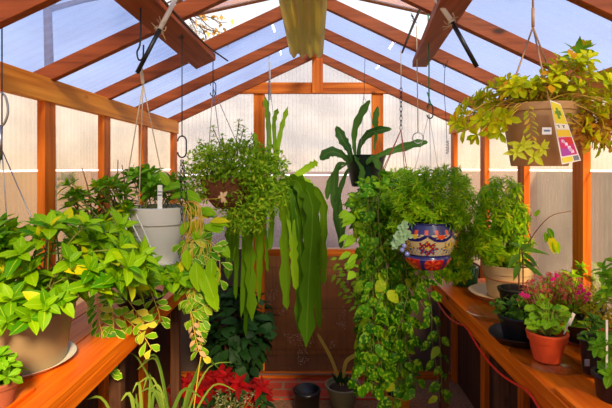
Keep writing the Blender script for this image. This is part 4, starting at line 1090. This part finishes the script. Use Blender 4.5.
# sprig climbing end wall near pothos
Y = 3.85; t = thing('climbing_plant', (P(362, 0, Y).x, Y, 0), 'light green climbing sprig with woody stem against the lower end window', 'climbing plant')
M = MB(); S = MB()
S.tube(smooth([(P(366, 0, Y).x, Y, .0), P(365, 340, Y), P(356, 300, Y), P(345, 268, Y)], 5), .006, 5)
for pts in ([(356, 300), (347, 282), (334, 272)], [(356, 300), (362, 280), (360, 262)], [(350, 280), (342, 265), (338, 258)], [(360, 310), (350, 296), (338, 288)]):
    vine(M, S, [P(x, y, Y-.03) for x, y in pts], .03, .075, .034, 'lance', .003, petiole=.01, tint=.8)
M.build('foliage', lf_pel, t); S.build('stem', m_stemb, t)

# ------------------------------------------------------------------ vent struts, twigs
def strut(x0, y0, xm, ym, x1, y1, Y, lb, topm=m_whitep):
    t = thing('vent_opener', P(x1, y1, Y), lb, 'vent opener')
    b = MB(); b.tube([P(x0, y0, Y), P(xm, ym, Y)], .0095, 10); b.build('piston_rod', topm, t)
    b = MB(); b.tube([P(xm, ym, Y), P(x1, y1, Y)], .0085, 10); b.build('cylinder', m_black, t)
    b = MB(); A = P(xm, ym, Y); 
    for k in range(14):
        d = rdir(); b.tube(smooth([A, A+d*.02, A+d*.03+rdir()*.02], 3), .0015, 4)
    b.build('twine_wrap', m_cream_cord, t)
strut(180, -10, 160, 29, 137, 73, 1.75, 'white and black vent piston above the grey hanging pot')
strut(430, -10, 452, 22, 477, 67, 1.72, 'white and black vent piston left of the brown hanging pot')
t = thing('support_stick', P(190, 30, 2.2), 'thin dark stick slanting under the raised left roof vent', 'stick')
b = MB(); b.tube(smooth([P(158, -6, 1.72), P(175, 14, 1.78), P(205, 44, 1.9), P(228, 61, 2.0)], 3), .006, 6, r2=.003); b.build('shaft', m_stick, t)
t = thing('support_stick', P(415, 25, 2.3), 'short dark stick slanting across the right roof vent by the cords', 'stick')
b = MB(); b.tube(smooth([P(427, -6, 2.3), P(413, 25, 2.3), P(402, 53, 2.3)], 3), .008, 6, r2=.005); b.build('shaft', m_stick, t)
b = MB()
for (x, y) in ((414, 20),):
    A = P(x, y, 2.3)
    for k in range(7): d = rdir(); b.tube(smooth([A, A+d*.015, A+d*.03+rdir()*.012], 3), .0022, 4)
b.build('twine_wrap', m_wire, t)
t = thing('wire_hook', P(140, 50, 1.9), 'long black wire hook hanging left of the gas strut', 'hook')
b = MB(); b.tube(smooth([P(140.5, -10, 1.72), P(140.5, 40, 1.72), P(137, 52, 1.72), P(139, 60, 1.72), P(143, 57, 1.72), P(143.5, 45, 1.72)], 4), .0035, 6); b.build('wire', m_wire, t)
# frayed rope on left header
b = MB()
for k in range(60):
    A = P(R(182, 204), R(24, 48), 2.5); d = rdir(); b.tube(smooth([A, A+d*.02, A+rdir()*.03], 2), .0014, 3)
tag(b.build('frayed_coir', m_cream_cord), 'tuft of frayed straw caught on the left vent header', 'straw tuft')

# bare tree outside, seen through the open vent
t = thing('bare_tree', (-2.7, 4.6, -.06), 'bare tree with a few tan leaves outside beyond the open left vent', 'tree')
S = MB(); M = MB(); tips = []
def br(p, d, ln, r, k):
    q = p+d*ln; mid = p.lerp(q, .5)+rdir()*ln*.10
    S.tube(smooth([p, mid, q], 2), r, 5, r2=r*.65)
    if k == 0: tips.append(q); return
    for j in range(3): br(q if j < 2 else mid, (d+rdir()*.7).normalized(), ln*R(.55, .8), r*.62, k-1)
S.tube(smooth([(-2.7, 4.6, -.06), (-2.66, 4.6, 1.6), (-2.7, 4.6, 3.5)], 3), .06, 8, r2=.04)
fork = V3((-2.7, 4.6, 3.45))
S.tube(smooth([fork, (-2.2, 4.7, 3.62), (-1.75, 4.8, 3.62)], 3), .03, 6, r2=.018)
br(V3((-1.78, 4.8, 3.62)), V3((.93, .1, -.2)).normalized(), .35, .018, 3)
br(V3((-1.9, 4.8, 3.62)), V3((.9, .2, .35)).normalized(), .35, .016, 3)
br(fork, V3((-.4, .2, .9)).normalized(), .6, .035, 3); br(fork, V3((.2, .3, .9)).normalized(), .6, .03, 3)
for q in tips:
    for _ in range(3): M.leaf(q+rdir()*.07, rdir(), (0, 0, 1), .07, .045, 'ovate', .4, .1, None, 2)
S.build('trunk', m_stick, t); M.build('foliage', leaf_mat('autumn_leaf', (190, 140, 60), (230, 190, 110)), t)
